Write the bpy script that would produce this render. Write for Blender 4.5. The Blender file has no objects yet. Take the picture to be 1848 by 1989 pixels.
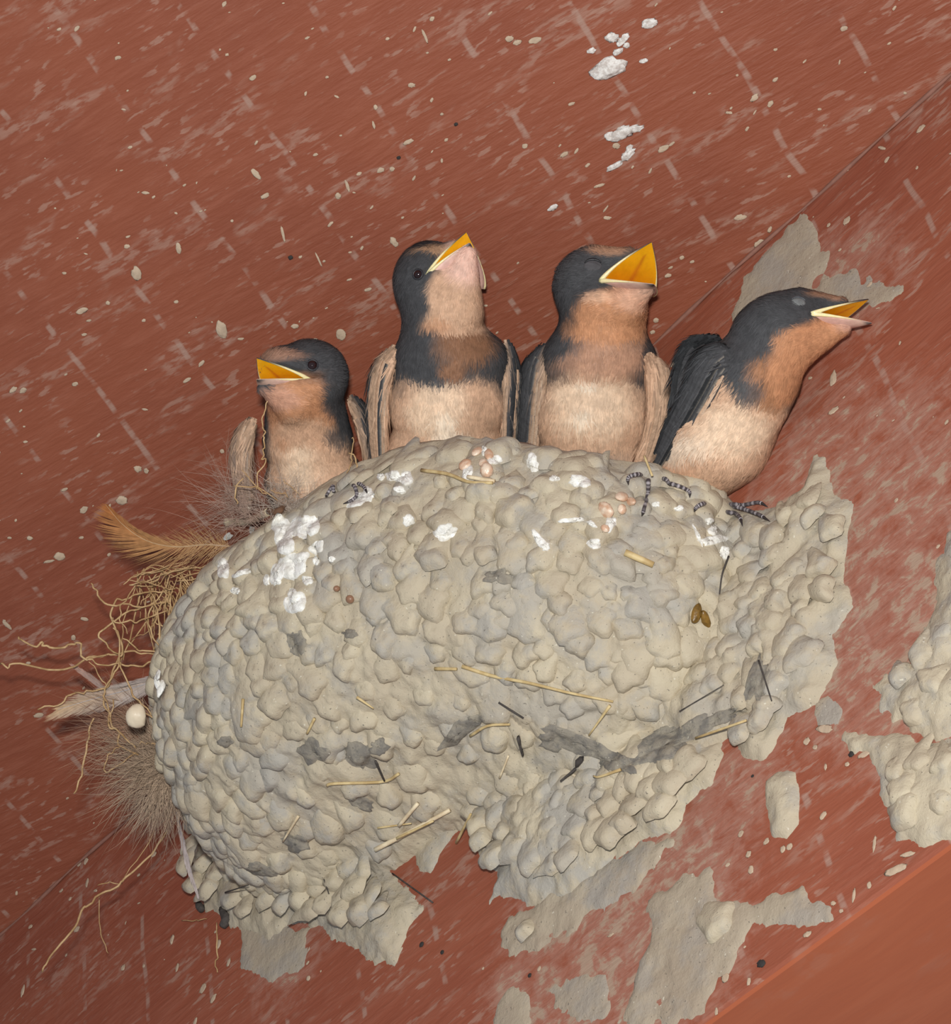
import bpy, math, random
import numpy as np
from mathutils import Vector, Matrix

random.seed(7)
rng = np.random.default_rng(7)
SC = bpy.context.scene
COL = SC.collection

# ------------------------------------------------------------------ camera, light, exposure
FPX, CX, CY = 4500.0, 924.0, 994.5
PITCH = math.radians(40)
CAM = np.array([0.0, 0.0, 1.70])
AR = np.array([1.0, 0, 0])                                        # camera right
AU = np.array([0, -math.sin(PITCH), math.cos(PITCH)])             # camera up
AW = np.array([0, math.cos(PITCH), math.sin(PITCH)])              # camera forward
cam_d = bpy.data.cameras.new('camera')
cam_d.sensor_fit = 'HORIZONTAL'
cam_d.sensor_width = 36.0
cam_d.lens = FPX / 1848.0 * 36.0
cam_d.clip_start = 0.02
cam_o = bpy.data.objects.new('camera', cam_d)
cam_o.location = CAM
cam_o.rotation_euler = (math.pi / 2 + PITCH, 0, 0)
COL.objects.link(cam_o)
SC.camera = cam_o

world = bpy.data.worlds.new('porch_shade')
SC.world = world
world.use_nodes = True
bg = world.node_tree.nodes['Background']
bg.inputs[0].default_value = (0.80, 0.88, 1.0, 1)
bg.inputs[1].default_value = 0.34

fl = bpy.data.lights.new('camera_flash', 'AREA')                  # the flash of the camera, just above its lens
fl.shape = 'RECTANGLE'; fl.size = 0.035; fl.size_y = 0.02
fl.energy = 5.2
fl.color = (1.0, 0.985, 0.95)
flo = bpy.data.objects.new('camera_flash', fl)
flo.location = CAM + AU * 0.060 - AR * 0.012 - AW * 0.02
flo.rotation_euler = (math.pi / 2 + PITCH - 0.06, 0, 0)
COL.objects.link(flo)

SC.view_settings.view_transform = 'Standard'
SC.view_settings.look = 'None'
SC.view_settings.exposure = 0.0
SC.view_settings.gamma = 1.0
SC.view_settings.use_curve_mapping = False

# ------------------------------------------------------------------ geometry of the place
def unit(v):
    v = np.asarray(v, float)
    return v / np.linalg.norm(v)
def ray(x, y):
    return ((x - CX) / FPX) * AR - ((y - CY) / FPX) * AU + AW
def pt(x, y, D):
    return CAM + ray(x, y) * D
UP = np.array([0, 0, 1.0])
l1 = np.cross([0, 1817, 1], [1848, 146, 1]); l2 = np.cross([1370, 1989, 1], [1848, 1640, 1])
vp = np.cross(l1, l2); vp = vp / vp[2]
DV = unit(ray(vp[0], vp[1]))                                      # along the beam, down to the left
NW = unit(np.cross(DV, UP))
if NW @ AW > 0: NW = -NW                                          # beam side normal
MB = unit(np.cross(DV, NW))
if MB @ AW > 0: MB = -MB                                          # beam underside normal
_q = math.radians(-15)
MC = MB * math.cos(_q) + np.cross(DV, MB) * math.sin(_q)
if (-(MC @ AW)) < (-(MB @ AW)): MC = MB * math.cos(_q) - np.cross(DV, MB) * math.sin(_q)
MC = unit(MC)                                                     # ceiling normal
HW = unit(np.cross(UP, NW))
if HW[0] < 0: HW = -HW                                            # level line along the beam side
CN = pt(813, 1199, 0.81)                                          # nest centre on the beam side
def hit(x, y, q, nrm):
    r = ray(x, y)
    return CAM + r * (((q - CAM) @ nrm) / (r @ nrm))
def wallp(x, y): return hit(x, y, CN, NW)
KC = wallp(924, 1817 - 924 * 0.9042)                              # a point on the crease
def ceilp(x, y): return hit(x, y, KC, MC)
def depth(P): return (np.asarray(P) - CAM) @ AW
EB = wallp(1609, 1814.5)                                          # a point on the lower edge of the beam

# ------------------------------------------------------------------ helpers
def lin(r, g, b):
    f = lambda c: (c / 255 / 12.92) if c / 255 <= 0.04045 else ((c / 255 + 0.055) / 1.055) ** 2.4
    return np.array([f(r), f(g), f(b)])

def _hash(x, y, z, seed):
    h = (x.astype(np.uint32) * np.uint32(374761393) + y.astype(np.uint32) * np.uint32(668265263)
         + z.astype(np.uint32) * np.uint32(2246822519) + np.uint32(seed * 3266489917 & 0xffffffff))
    h = (h ^ (h >> np.uint32(13))) * np.uint32(1274126177)
    h = h ^ (h >> np.uint32(16))
    return h.astype(np.float64) / 4294967295.0
def vnoise(p, seed=0):
    p = np.asarray(p, float)
    i = np.floor(p).astype(np.int64); f = p - i
    f = f * f * (3 - 2 * f)
    r = 0
    for dx in (0, 1):
        wx = f[..., 0] if dx else 1 - f[..., 0]
        for dy in (0, 1):
            wy = f[..., 1] if dy else 1 - f[..., 1]
            for dz in (0, 1):
                wz = f[..., 2] if dz else 1 - f[..., 2]
                r = r + wx * wy * wz * _hash(i[..., 0] + dx, i[..., 1] + dy, i[..., 2] + dz, seed)
    return r * 2 - 1
def fbm(p, oct=3, seed=0):
    r = 0; a = 1.0; t = 0
    for k in range(oct):
        r = r + a * vnoise(p * (2 ** k), seed + k * 17); t += a; a *= 0.5
    return r / t
def sstep(a, b, x):
    t = np.clip((x - a) / (b - a), 0, 1)
    return t * t * (3 - 2 * t)

def mesh(name, V, Fc, mat=None, cols=None, smooth=True):
    me = bpy.data.meshes.new(name)
    me.from_pydata([tuple(v) for v in np.asarray(V, float).tolist()], [], [tuple(f) for f in Fc])
    if smooth: me.polygons.foreach_set('use_smooth', [True] * len(me.polygons))
    if cols is not None:
        a = me.color_attributes.new('Col', 'FLOAT_COLOR', 'POINT')
        c = np.ones((len(V), 4)); c[:, :3] = cols
        a.data.foreach_set('color', c.ravel())
    if mat is not None: me.materials.append(mat)
    me.update()
    return me
def link(name, me, parent=None, loc=None, **props):
    o = bpy.data.objects.new(name, me)
    COL.objects.link(o)
    if parent is not None: o.parent = parent
    if loc is not None: o.location = loc
    for k, v in props.items(): o[k] = v
    return o
def obj(name, V, Fc, mat, parent=None, origin=None, cols=None, smooth=True, **props):
    """verts in world; origin = world location of the parent root (children share its origin)"""
    org = np.zeros(3) if origin is None else np.asarray(origin, float)
    me = mesh(name, np.asarray(V, float) - org, Fc, mat, cols, smooth)
    return link(name, me, parent, None if parent is not None else org, **props)
def grid_faces(nu, nv, wrap_v=False):
    Fc = []
    for i in range(nu - 1):
        for j in range(nv if wrap_v else nv - 1):
            j2 = (j + 1) % nv
            Fc.append((i * nv + j, i * nv + j2, (i + 1) * nv + j2, (i + 1) * nv + j))
    return Fc
def spline(P, n):
    """Catmull-Rom through P, n samples"""
    P = np.asarray(P, float)
    Q = np.vstack([2 * P[0] - P[1], P, 2 * P[-1] - P[-2]])
    t = np.linspace(0, len(P) - 1 - 1e-9, n)
    i = t.astype(int); f = (t - i)[:, None]
    p0, p1, p2, p3 = Q[i], Q[i + 1], Q[i + 2], Q[i + 3]
    return 0.5 * (2 * p1 + (p2 - p0) * f + (2 * p0 - 5 * p1 + 4 * p2 - p3) * f ** 2 + (3 * p1 - p0 - 3 * p2 + p3) * f ** 3)
def tube(P, rad, k=6, cap=True, flat=1.0):
    P = np.asarray(P, float); n = len(P)
    rad = np.broadcast_to(np.asarray(rad, float), (n,))
    T = np.gradient(P, axis=0); T /= np.linalg.norm(T, axis=1)[:, None] + 1e-12
    ref = np.array([0.31, 0.77, 0.55]); V = []
    for i in range(n):
        a = ref - T[i] * (ref @ T[i]); a /= np.linalg.norm(a) + 1e-12
        ref = a; b = np.cross(T[i], a)
        for j in range(k):
            q = 2 * math.pi * j / k
            V.append(P[i] + rad[i] * (math.cos(q) * a + flat * math.sin(q) * b))
    Fc = grid_faces(n, k, True)
    if cap:
        Fc.append(tuple(range(k))[::-1]); Fc.append(tuple((n - 1) * k + j for j in range(k)))
    return V, Fc
class Join:
    def __init__(s): s.V = []; s.F = []; s.C = []
    def add(s, V, Fc, c=None):
        o = len(s.V); s.V.extend(list(V)); s.F.extend([tuple(i + o for i in f) for f in Fc])
        if c is not None:
            c = np.asarray(c, float)
            s.C.extend([c] * len(V) if c.ndim == 1 else list(c))

# ------------------------------------------------------------------ materials
def newmat(name):
    m = bpy.data.materials.new(name); m.use_nodes = True
    nt = m.node_tree
    return m, nt, nt.nodes['Principled BSDF']
def N(nt, t, **kw):
    n = nt.nodes.new(t)
    for k, v in kw.items(): setattr(n, k, v)
    return n
def noise(nt, vec, scale, detail=4, rough=0.55, dist=0.0):
    n = N(nt, 'ShaderNodeTexNoise'); n.inputs['Scale'].default_value = scale
    n.inputs['Detail'].default_value = detail; n.inputs['Roughness'].default_value = rough
    n.inputs['Distortion'].default_value = dist
    if vec is not None: nt.links.new(vec, n.inputs['Vector'])
    return n.outputs['Fac']
def ramp(nt, fac, a, b, lo=0.0, hi=1.0):
    n = N(nt, 'ShaderNodeMapRange'); n.interpolation_type = 'SMOOTHSTEP'
    nt.links.new(fac, n.inputs['Value'])
    n.inputs['From Min'].default_value = a; n.inputs['From Max'].default_value = b
    n.inputs['To Min'].default_value = lo; n.inputs['To Max'].default_value = hi
    return n.outputs['Result']
def mix(nt, fac, A, B):
    n = N(nt, 'ShaderNodeMix', data_type='RGBA')
    if hasattr(fac, 'links'): nt.links.new(fac, n.inputs[0])
    else: n.inputs[0].default_value = fac
    for v, i in ((A, 6), (B, 7)):
        if hasattr(v, 'links'): nt.links.new(v, n.inputs[i])
        else: n.inputs[i].default_value = (*v, 1)
    return n.outputs[2]
def math_(nt, op, a, b):
    n = N(nt, 'ShaderNodeMath', operation=op)
    for v, i in ((a, 0), (b, 1)):
        if hasattr(v, 'links'): nt.links.new(v, n.inputs[i])
        else: n.inputs[i].default_value = v
    return n.outputs[0]
def bump(nt, h, strength, dist, bs):
    n = N(nt, 'ShaderNodeBump'); n.inputs['Strength'].default_value = strength
    n.inputs['Distance'].default_value = dist
    nt.links.new(h, n.inputs['Height']); nt.links.new(n.outputs[0], bs.inputs['Normal'])
def coords(nt, kind='Object', scale=(1, 1, 1), rot=(0, 0, 0)):
    tc = N(nt, 'ShaderNodeTexCoord'); mp = N(nt, 'ShaderNodeMapping')
    mp.inputs['Scale'].default_value = scale; mp.inputs['Rotation'].default_value = rot
    nt.links.new(tc.outputs[kind], mp.inputs['Vector'])
    return mp.outputs[0]

def mud_material(name, base, alt, grey, rough=0.72, cscale=1.0):
    m, nt, bs = newmat(name)
    v = N(nt, 'ShaderNodeNewGeometry').outputs['Position']
    oi = N(nt, 'ShaderNodeObjectInfo')
    c = mix(nt, ramp(nt, noise(nt, v, 60 * cscale, 3), 0.35, 0.65), base, alt)
    c = mix(nt, ramp(nt, noise(nt, v, 55 * cscale, 6, 0.65), 0.46, 0.62, 0, 0.9), c, grey)
    c2 = mix(nt, ramp(nt, oi.outputs['Random'], 0, 1, 0, 0.35), c, alt)
    spk = ramp(nt, noise(nt, v, 1300, 1), 0.70, 0.76, 0, 0.7)
    c3 = mix(nt, spk, c2, lin(92, 88, 80))
    spw = ramp(nt, noise(nt, v, 900, 1, 0.5), 0.74, 0.79, 0, 0.7)
    c4 = mix(nt, spw, c3, lin(214, 208, 190))
    nt.links.new(c4, bs.inputs['Base Color'])
    bs.inputs['Roughness'].default_value = rough
    bs.inputs['Specular IOR Level'].default_value = 0.35
    hgt = math_(nt, 'ADD', noise(nt, v, 170, 6, 0.65), math_(nt, 'MULTIPLY', noise(nt, v, 650, 4, 0.7), 0.35))
    bump(nt, hgt, 0.36, 0.0026, bs)
    return m
M_MUD = mud_material('dried_mud', lin(189, 177, 153), lin(176, 163, 141), lin(163, 158, 149))
M_MUDW = mud_material('mud_film', lin(174, 161, 140), lin(162, 147, 128), lin(156, 149, 140), 0.8, 0.7)
M_GRIT = mud_material('grey_grit', lin(150, 142, 127), lin(132, 125, 114), lin(112, 108, 102), 0.9, 5)

def plain(name, c, rough=0.6, var=0.12, scale=400, bmp=0.0, spec=0.35, c2=None):
    m, nt, bs = newmat(name)
    v = coords(nt)
    c = np.asarray(c)
    other = c * (1 - var) if c2 is None else c2
    cc = mix(nt, ramp(nt, noise(nt, v, scale, 3), 0.35, 0.65), c, other)
    nt.links.new(cc, bs.inputs['Base Color'])
    bs.inputs['Roughness'].default_value = rough
    bs.inputs['Specular IOR Level'].default_value = spec
    if bmp: bump(nt, noise(nt, v, scale * 1.5, 4), bmp, 0.001, bs)
    return m
M_WHITE = plain('white_dropping', lin(238, 236, 230), 0.6, 0.1, 500, 0.5, c2=lin(214, 210, 200))
M_CEILDROP = plain('old_dropping', lin(226, 222, 216), 0.7, 0.1, 700, 0.4, c2=lin(190, 180, 172))
M_FLECK = plain('mud_fleck', lin(188, 166, 142), 0.8, 0.15, 300, 0.3)
M_FLECKD = plain('dark_fleck', lin(52, 48, 46), 0.8, 0.2, 300)
M_ROOT = plain('rootlet', lin(196, 164, 120), 0.6, 0.1, 220, c2=lin(160, 126, 84))
M_STRAW = plain('straw', lin(206, 184, 136), 0.6, 0.1, 260, c2=lin(180, 154, 106))
M_STRAWP = plain('pale_straw', lin(228, 212, 180), 0.5, 0.1, 260, c2=lin(205, 184, 150))
M_BARK = plain('dark_bark', lin(78, 72, 68), 0.85, 0.3, 500, 0.6)
M_HUSK = plain('seed_husk', lin(196, 154, 124), 0.35, 0.2, 300, 0.4, 0.5, lin(222, 202, 180))
M_RESIN = plain('brown_husk', lin(132, 98, 40), 0.3, 0.5, 400, 0.2, 0.5)
M_PEBBLE = plain('pale_pebble', lin(216, 200, 174), 0.4, 0.1, 200, 0.2)
M_EYE, nt_, bs_ = newmat('eye'); bs_.inputs['Base Color'].default_value = (*lin(38, 22, 24), 1)
_n = noise(nt_, coords(nt_), 900, 2); nt_.links.new(mix(nt_, _n, lin(44, 26, 28), lin(24, 14, 16)), bs_.inputs['Base Color'])
bs_.inputs['Roughness'].default_value = 0.08

def vcol(name, rough=0.7, spec=0.25, bscale=700, bstr=0.0, var=0.10, vscale=500, sheen=0.0, sss=0.0):
    m, nt, bs = newmat(name)
    at = N(nt, 'ShaderNodeAttribute', attribute_name='Col')
    v = coords(nt)
    hs = N(nt, 'ShaderNodeHueSaturation')
    nt.links.new(at.outputs['Color'], hs.inputs['Color'])
    nt.links.new(ramp(nt, noise(nt, v, vscale, 3), 0.3, 0.7, 1 - var, 1 + var), hs.inputs['Value'])
    nt.links.new(hs.outputs[0], bs.inputs['Base Color'])
    bs.inputs['Roughness'].default_value = rough
    bs.inputs['Specular IOR Level'].default_value = spec
    if sheen: bs.inputs['Sheen Weight'].default_value = sheen
    if sss:
        bs.inputs['Subsurface Weight'].default_value = sss
        bs.inputs['Subsurface Radius'].default_value = (0.006, 0.004, 0.001)
    if bstr: bump(nt, noise(nt, v, bscale, 4), bstr, 0.001, bs)
    return m
M_PLUME = vcol('plumage', 0.8, 0.15, 900, 0.5, 0.12, 450)
M_BARB = vcol('feather_barbs', 0.6, 0.2, 900, 0.0, 0.12, 450)
M_BILL = vcol('bill_horn', 0.45, 0.4, 600, 0.15, 0.08)
M_MOUTH = vcol('mouth_skin', 0.28, 0.5, 500, 0.15, 0.06, 300, 0.0, 0.5)
M_FOOT = vcol('scaly_foot', 0.5, 0.35, 900, 0.2, 0.1)

def paint_material(name, base, pale, dark, streak_scale, wear=0.5, film=None, smoothp=False):
    """red-brown paint on rough sawn wood; object X = along the grain"""
    m, nt, bs = newmat(name)
    tc = N(nt, 'ShaderNodeTexCoord')
    def mp(sx, sy, sz=1.0):
        n = N(nt, 'ShaderNodeMapping'); n.inputs['Scale'].default_value = (sx, sy, sz)
        nt.links.new(tc.outputs['Object'], n.inputs['Vector']); return n.outputs[0]
    st = noise(nt, mp(streak_scale * 0.16, streak_scale, streak_scale), 1.0, 5, 0.6, 0.4)
    st2 = noise(nt, mp(streak_scale * 0.35, streak_scale * 2.1, streak_scale), 1.0, 3, 0.6, 0.3)
    big = noise(nt, mp(9, 14, 9), 1.0, 3)
    c = mix(nt, ramp(nt, big, 0.3, 0.7), base, dark)
    c = mix(nt, ramp(nt, st, 0.42, 0.75, 0, 0.45), c, pale)
    w = math_(nt, 'MULTIPLY', ramp(nt, st2, 0.60, 0.72, 0, wear), ramp(nt, noise(nt, mp(30, 45, 30), 1.0, 2), 0.40, 0.62))
    c = mix(nt, w, c, lin(164, 128, 112))
    sc_ = math_(nt, 'MULTIPLY', ramp(nt, noise(nt, mp(26, 95, 60), 1.0, 3, 0.5, 0.6), 0.55, 0.66, 0, wear), ramp(nt, noise(nt, mp(150, 480, 200), 1.0, 3), 0.42, 0.58))
    c = mix(nt, sc_, c, lin(166, 132, 116))
    if not smoothp:
        sm = N(nt, 'ShaderNodeTexNoise'); sm.inputs['Scale'].default_value = 1.0; sm.inputs['Detail'].default_value = 4
        nt.links.new(mp(120, 420, 100), sm.inputs['Vector'])
        sm2 = math_(nt, 'MULTIPLY', ramp(nt, sm.outputs['Fac'], 0.57, 0.63, 0, wear), ramp(nt, noise(nt, mp(40, 40, 40), 1.0, 2), 0.45, 0.6))
        c = mix(nt, sm2, c, lin(168, 134, 118))
        wv = N(nt, 'ShaderNodeTexWave'); wv.wave_type = 'BANDS'; wv.bands_direction = 'X'
        wv.inputs['Scale'].default_value = 9.0; wv.inputs['Distortion'].default_value = 0.5; wv.inputs['Detail Scale'].default_value = 3.0
        nt.links.new(tc.outputs['Object'], wv.inputs['Vector'])
        saw = math_(nt, 'MULTIPLY', ramp(nt, wv.outputs['Fac'], 0.985, 0.999, 0, 0.7), ramp(nt, noise(nt, mp(60, 130, 60), 1.0, 3), 0.48, 0.60))
        c = mix(nt, saw, c, lin(164, 134, 120))
    if film is not None:
        c = film(nt, tc, mp, c, st, st2)
    nt.links.new(c, bs.inputs['Base Color'])
    bs.inputs['Roughness'].default_value = 0.55
    bs.inputs['Specular IOR Level'].default_value = 0.3
    h = math_(nt, 'ADD', st, math_(nt, 'MULTIPLY', st2, 0.6))
    bump(nt, h, 0.10 if smoothp else 0.25, 0.0022, bs)
    return m

# ------------------------------------------------------------------ structure: ceiling and beam
def frame_matrix(o, ex, ey, ez):
    M = Matrix.Identity(4)
    for i in range(3):
        M[i][0], M[i][1], M[i][2], M[i][3] = ex[i], ey[i], ez[i], o[i]
    return M
def frame_obj(name, Mx, V, Fc, mat, **props):
    me = mesh(name, V, Fc, mat, None, False)
    o = link(name, me, None, None, **props); o.matrix_world = Mx
    return o
# grain of the ceiling boards: slope of the streaks seen in the middle of the picture
g0 = ceilp(700, 400); g1 = ceilp(800, 342)
GX = unit(g1 - g0); GY = unit(np.cross(MC, GX))
M_CEIL = paint_material('ceiling_paint', lin(140, 77, 54), lin(152, 92, 71), lin(130, 70, 50), 330, 0.5)
Mc = frame_matrix(KC, GX, GY, MC)
# footprint of the ceiling: from the crease outwards (+ side faces camera), in world then to local
away = unit(np.cross(DV, MC))
if away @ NW < 0: away = -away                                     # away from the beam
corn = [KC - DV * 0.55 - away * 0.002, KC + DV * 0.55 - away * 0.002, KC + DV * 0.55 + away * 0.75, KC - DV * 0.55 + away * 0.75]
Lc = [np.array([(c - KC) @ GX, (c - KC) @ GY, 0.0]) for c in corn]
Vc = Lc + [c + np.array([0, 0, -0.02]) for c in Lc]
ceiling = frame_obj('ceiling', Mc, Vc, [(0, 1, 2, 3), (7, 6, 5, 4), (0, 4, 5, 1), (1, 5, 6, 2), (2, 6, 7, 3), (3, 7, 4, 0)], M_CEIL,
                    kind='structure', label='red-brown painted rough-sawn ceiling boards flecked with mud', category='ceiling')

# beam: side (nest side), underside
Lb = unit(-DV); hb = abs((EB - KC) @ MB)
dn = MB                                                            # underside normal
bx0 = KC
def bp(u, v, w):  # along beam, down the side, into the beam
    return KC + Lb * u + dn * v - NW * w
M_FILM_SPOTS = [((1650, 1000), 0.070, 0.9), ((1750, 1250), 0.055, 0.95), ((1250, 1800), 0.060, 1.0), ((1450, 760), 0.05, 0.85),
                ((1100, 1900), 0.050, 0.9), ((560, 1860), 0.030, 0.7), ((1640, 560), 0.04, 0.8), ((1420, 1560), 0.03, 0.8), ((180, 1800), 0.05, 0.35)]
beam_frame = frame_matrix(KC, Lb, dn, NW)
def beam_local(P):
    d = np.asarray(P) - KC
    return np.array([d @ Lb, d @ dn, d @ NW])
def film(nt, tc, mp, c, st, st2):
    total = None
    for (xy, r, s) in M_FILM_SPOTS:
        L = beam_local(wallp(*xy))
        d = N(nt, 'ShaderNodeVectorMath', operation='DISTANCE')
        nt.links.new(tc.outputs['Object'], d.inputs[0]); d.inputs[1].default_value = tuple(L)
        f = ramp(nt, d.outputs['Value'], r * 0.35, r, s, 0.0)
        total = f if total is None else math_(nt, 'MAXIMUM', total, f)
    n1 = noise(nt, mp(90, 120, 90), 1.0, 9, 0.72, 0.6)
    n2 = noise(nt, mp(150, 260, 200), 1.0, 4, 0.6, 0.3)
    nn = math_(nt, 'ADD', math_(nt, 'MULTIPLY', n1, 0.7), math_(nt, 'MULTIPLY', n2, 0.3))
    k = math_(nt, 'ADD', nn, math_(nt, 'MULTIPLY', total, 0.22))
    f1 = math_(nt, 'MULTIPLY', ramp(nt, k, 0.54, 0.72, 0, 0.6), ramp(nt, total, 0.05, 0.4))
    f2 = math_(nt, 'MULTIPLY', ramp(nt, k, 0.70, 0.78, 0, 0.7), ramp(nt, total, 0.05, 0.4))
    c = mix(nt, f1, c, lin(166, 122, 106))
    return mix(nt, f2, c, lin(168, 150, 130))
M_BEAM = paint_material('beam_paint', lin(148, 83, 61), lin(161, 102, 82), lin(138, 75, 56), 260, 0.6, film)
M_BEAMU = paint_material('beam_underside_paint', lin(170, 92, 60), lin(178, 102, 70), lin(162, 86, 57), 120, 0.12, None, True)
u0, u1, dp = -0.62, 0.50, 0.12
Vb = []
bev = 0.0016
prof = [(-0.01, 0.0), (hb - bev, 0.0), (hb - bev * 0.3, bev * 0.3), (hb, bev), (hb, dp), (-0.01, dp)]
for u in (u0, u1):
    for v, w in prof: Vb.append(np.array([u, v, -w]))
nb = len(prof)
Fb = [(i, (i + 1) % nb, nb + (i + 1) % nb, nb + i) for i in range(nb)] + [tuple(range(nb))[::-1], tuple(range(nb, 2 * nb))]
beam = frame_obj('roof_beam', beam_frame, Vb, Fb, M_BEAM, kind='structure',
                 label='red-brown painted roof beam the mud nest is stuck to', category='beam')
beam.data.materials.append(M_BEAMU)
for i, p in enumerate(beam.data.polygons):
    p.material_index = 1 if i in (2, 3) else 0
def child_of(root, name, Vw, Fc, mat, cols=None, smooth=True, **props):
    """part given in world coordinates under a root whose matrix may be rotated"""
    Mi = np.array(root.matrix_world.inverted())
    V = np.asarray(Vw, float)
    L = V @ Mi[:3, :3].T + Mi[:3, 3]
    me = mesh(name, L, Fc, mat, cols, smooth)
    return link(name, me, root, None, **props)
bpy.context.view_layer.update()

# thin pale line of dirt and filler along the crease
P_ = [KC - DV * q + NW * 0.0004 + MC * 0.0004 + 0.0003 * np.array([math.sin(q * 90), math.cos(q * 70), 0]) for q in np.linspace(-0.4, 0.45, 90)]
V, Fc = tube(P_, [0.0006 + 0.0003 * math.sin(i * 1.7) for i in range(90)], 6)
child_of(ceiling, 'filler_line', V, Fc, plain('filler', lin(140, 98, 84), 0.8, 0.2, 200))

# ------------------------------------------------------------------ mud smeared on the beam (height fields rising out of the wood)
def sd_poly(pts, poly):
    poly = np.asarray(poly, float); n = len(poly)
    d2 = np.full(len(pts), 1e18); inside = np.zeros(len(pts), bool)
    for i in range(n):
        a = poly[i]; b = poly[(i + 1) % n]; e = b - a
        w = pts - a
        t = np.clip((w @ e) / (e @ e), 0, 1)
        q = w - t[:, None] * e
        d2 = np.minimum(d2, (q * q).sum(1))
        c = ((a[1] > pts[:, 1]) != (b[1] > pts[:, 1])) & (pts[:, 0] < e[0] * (pts[:, 1] - a[1]) / (e[1] + 1e-15) + a[0])
        inside ^= c
    d = np.sqrt(d2)
    return np.where(inside, d, -d)
WX, WY = HW, UP                                                     # coordinates on the beam side
def wall2(P): d = np.asarray(P) - CN; return np.array([d @ WX, d @ WY])
def mud_patch(name, poly_px, T, step=0.0011, edge=0.006, rag=0.004, lump=0.5, lscale=160, mat=None, parent=None, seed=0, holes=0.0, sink=0.0006):
    poly = np.array([wall2(wallp(x, y)) for x, y in poly_px])
    lo = poly.min(0) - 0.006; hi = poly.max(0) + 0.006
    nx = int((hi[0] - lo[0]) / step) + 2; ny = int((hi[1] - lo[1]) / step) + 2
    X, Y = np.meshgrid(lo[0] + np.arange(nx) * step, lo[1] + np.arange(ny) * step, indexing='ij')
    p2 = np.stack([X.ravel(), Y.ravel()], 1)
    p3 = np.column_stack([p2, np.zeros(len(p2))])
    sd = sd_poly(p2, poly)
    sd = sd + rag * fbm(p3 * 110 + 5.3, 4, seed) + rag * 0.3 * fbm(p3 * 480, 3, seed + 3)
    prof = 1 - np.exp(-np.clip(sd, 0, None) / edge)
    L = fbm(p3 * lscale, 4, seed + 9)
    Hh = T * prof * (1 + lump * L) + T * 0.06 * vnoise(p3 * 900, seed + 5)
    if holes: Hh = Hh - T * holes * sstep(0.1, 0.5, fbm(p3 * 90, 3, seed + 30))
    Hh = np.where(sd > 0, Hh, 0) + np.where(sd > 0, 0, np.clip(sd * 0.6, -sink * 2, 0)) - 0.0001
    ok = (Hh > -sink * 0.9).reshape(nx, ny)
    P = CN + p2[:, :1] * WX + p2[:, 1:] * WY + Hh[:, None] * NW
    cell = ok[:-1, :-1] | ok[1:, :-1] | ok[:-1, 1:] | ok[1:, 1:]
    I, J = np.nonzero(cell)
    a = I * ny + J; b = (I + 1) * ny + J; c = (I + 1) * ny + J + 1; d = I * ny + J + 1
    Fq = np.stack([a, b, c, d], 1)
    used = np.unique(Fq); remap = -np.ones(len(P), int); remap[used] = np.arange(len(used))
    Fq = remap[Fq]
    return P[used], Fq.tolist()
for nm, poly, T, kw in [
    ('mud_smear', [(1425, 622), (1440, 540), (1480, 470), (1560, 408), (1610, 425), (1600, 480), (1680, 530), (1770, 545), (1762, 580), (1700, 600), (1640, 600), (1560, 600), (1500, 640)], 0.0006, dict(edge=0.003, rag=0.005, seed=1, holes=0.8)),
    ('mud_smear', [(1490, 1520), (1510, 1500), (1545, 1500), (1553, 1550), (1550, 1600), (1530, 1630), (1500, 1630), (1490, 1590)], 0.0024, dict(edge=0.002, rag=0.0018, lscale=260, seed=2)),
    ('mud_smear', [(1930, 985), (1830, 1030), (1815, 1160), (1770, 1280), (1700, 1335), (1710, 1390), (1770, 1415), (1848, 1430), (1930, 1400)], 0.0036, dict(edge=0.005, rag=0.005, lump=0.8, lscale=130, seed=3)),
    ('mud_smear', [(1640, 1430), (1650, 1462), (1690, 1480), (1720, 1580), (1740, 1640), (1800, 1645), (1860, 1625), (1930, 1560), (1930, 1430), (1800, 1440), (1740, 1418)], 0.0030, dict(edge=0.004, rag=0.004, lump=0.8, lscale=140, seed=4)),
    ('mud_smear', [(1330, 1700), (1390, 1678), (1402, 1738), (1460, 1765), (1560, 1722), (1600, 1732), (1612, 1780), (1560, 1795), (1460, 1795), (1430, 1860), (1400, 1930), (1340, 1985), (1240, 2030), (1195, 1990), (1250, 1860), (1262, 1750)], 0.0010, dict(edge=0.002, rag=0.005, seed=5, holes=0.7)),
    ('mud_smear', [(958, 1812), (1000, 1762), (1060, 1735), (1150, 1690), (1262, 1622), (1300, 1640), (1250, 1725), (1110, 1800), (1060, 1845), (985, 1868)], 0.0014, dict(edge=0.003, rag=0.006, seed=6, holes=0.6)),
    ('mud_smear', [(955, 2040), (968, 1950), (990, 1922), (1030, 1925), (1032, 1985), (1012, 2040)], 0.0007, dict(edge=0.002, rag=0.003, seed=7)),
    ('mud_smear', [(465, 1790), (470, 1880), (520, 1905), (590, 1880), (600, 1800), (540, 1780)], 0.0006, dict(edge=0.002, rag=0.004, seed=8, holes=0.5)),
    ('mud_smear', [(1060, 1900), (1130, 1880), (1180, 1900), (1190, 1960), (1120, 1989), (1070, 1960)], 0.0006, dict(edge=0.002, rag=0.006, seed=9, holes=0.8)),
    ('mud_smear', [(1575, 1360), (1610, 1355), (1640, 1380), (1630, 1410), (1590, 1410)], 0.0006, dict(edge=0.002, rag=0.003, seed=11)),
]:
    V, Fc = mud_patch(nm, poly, T, **kw)
    child_of(beam, nm, V, Fc, M_MUDW if T < 0.0016 else M_MUD)

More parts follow.
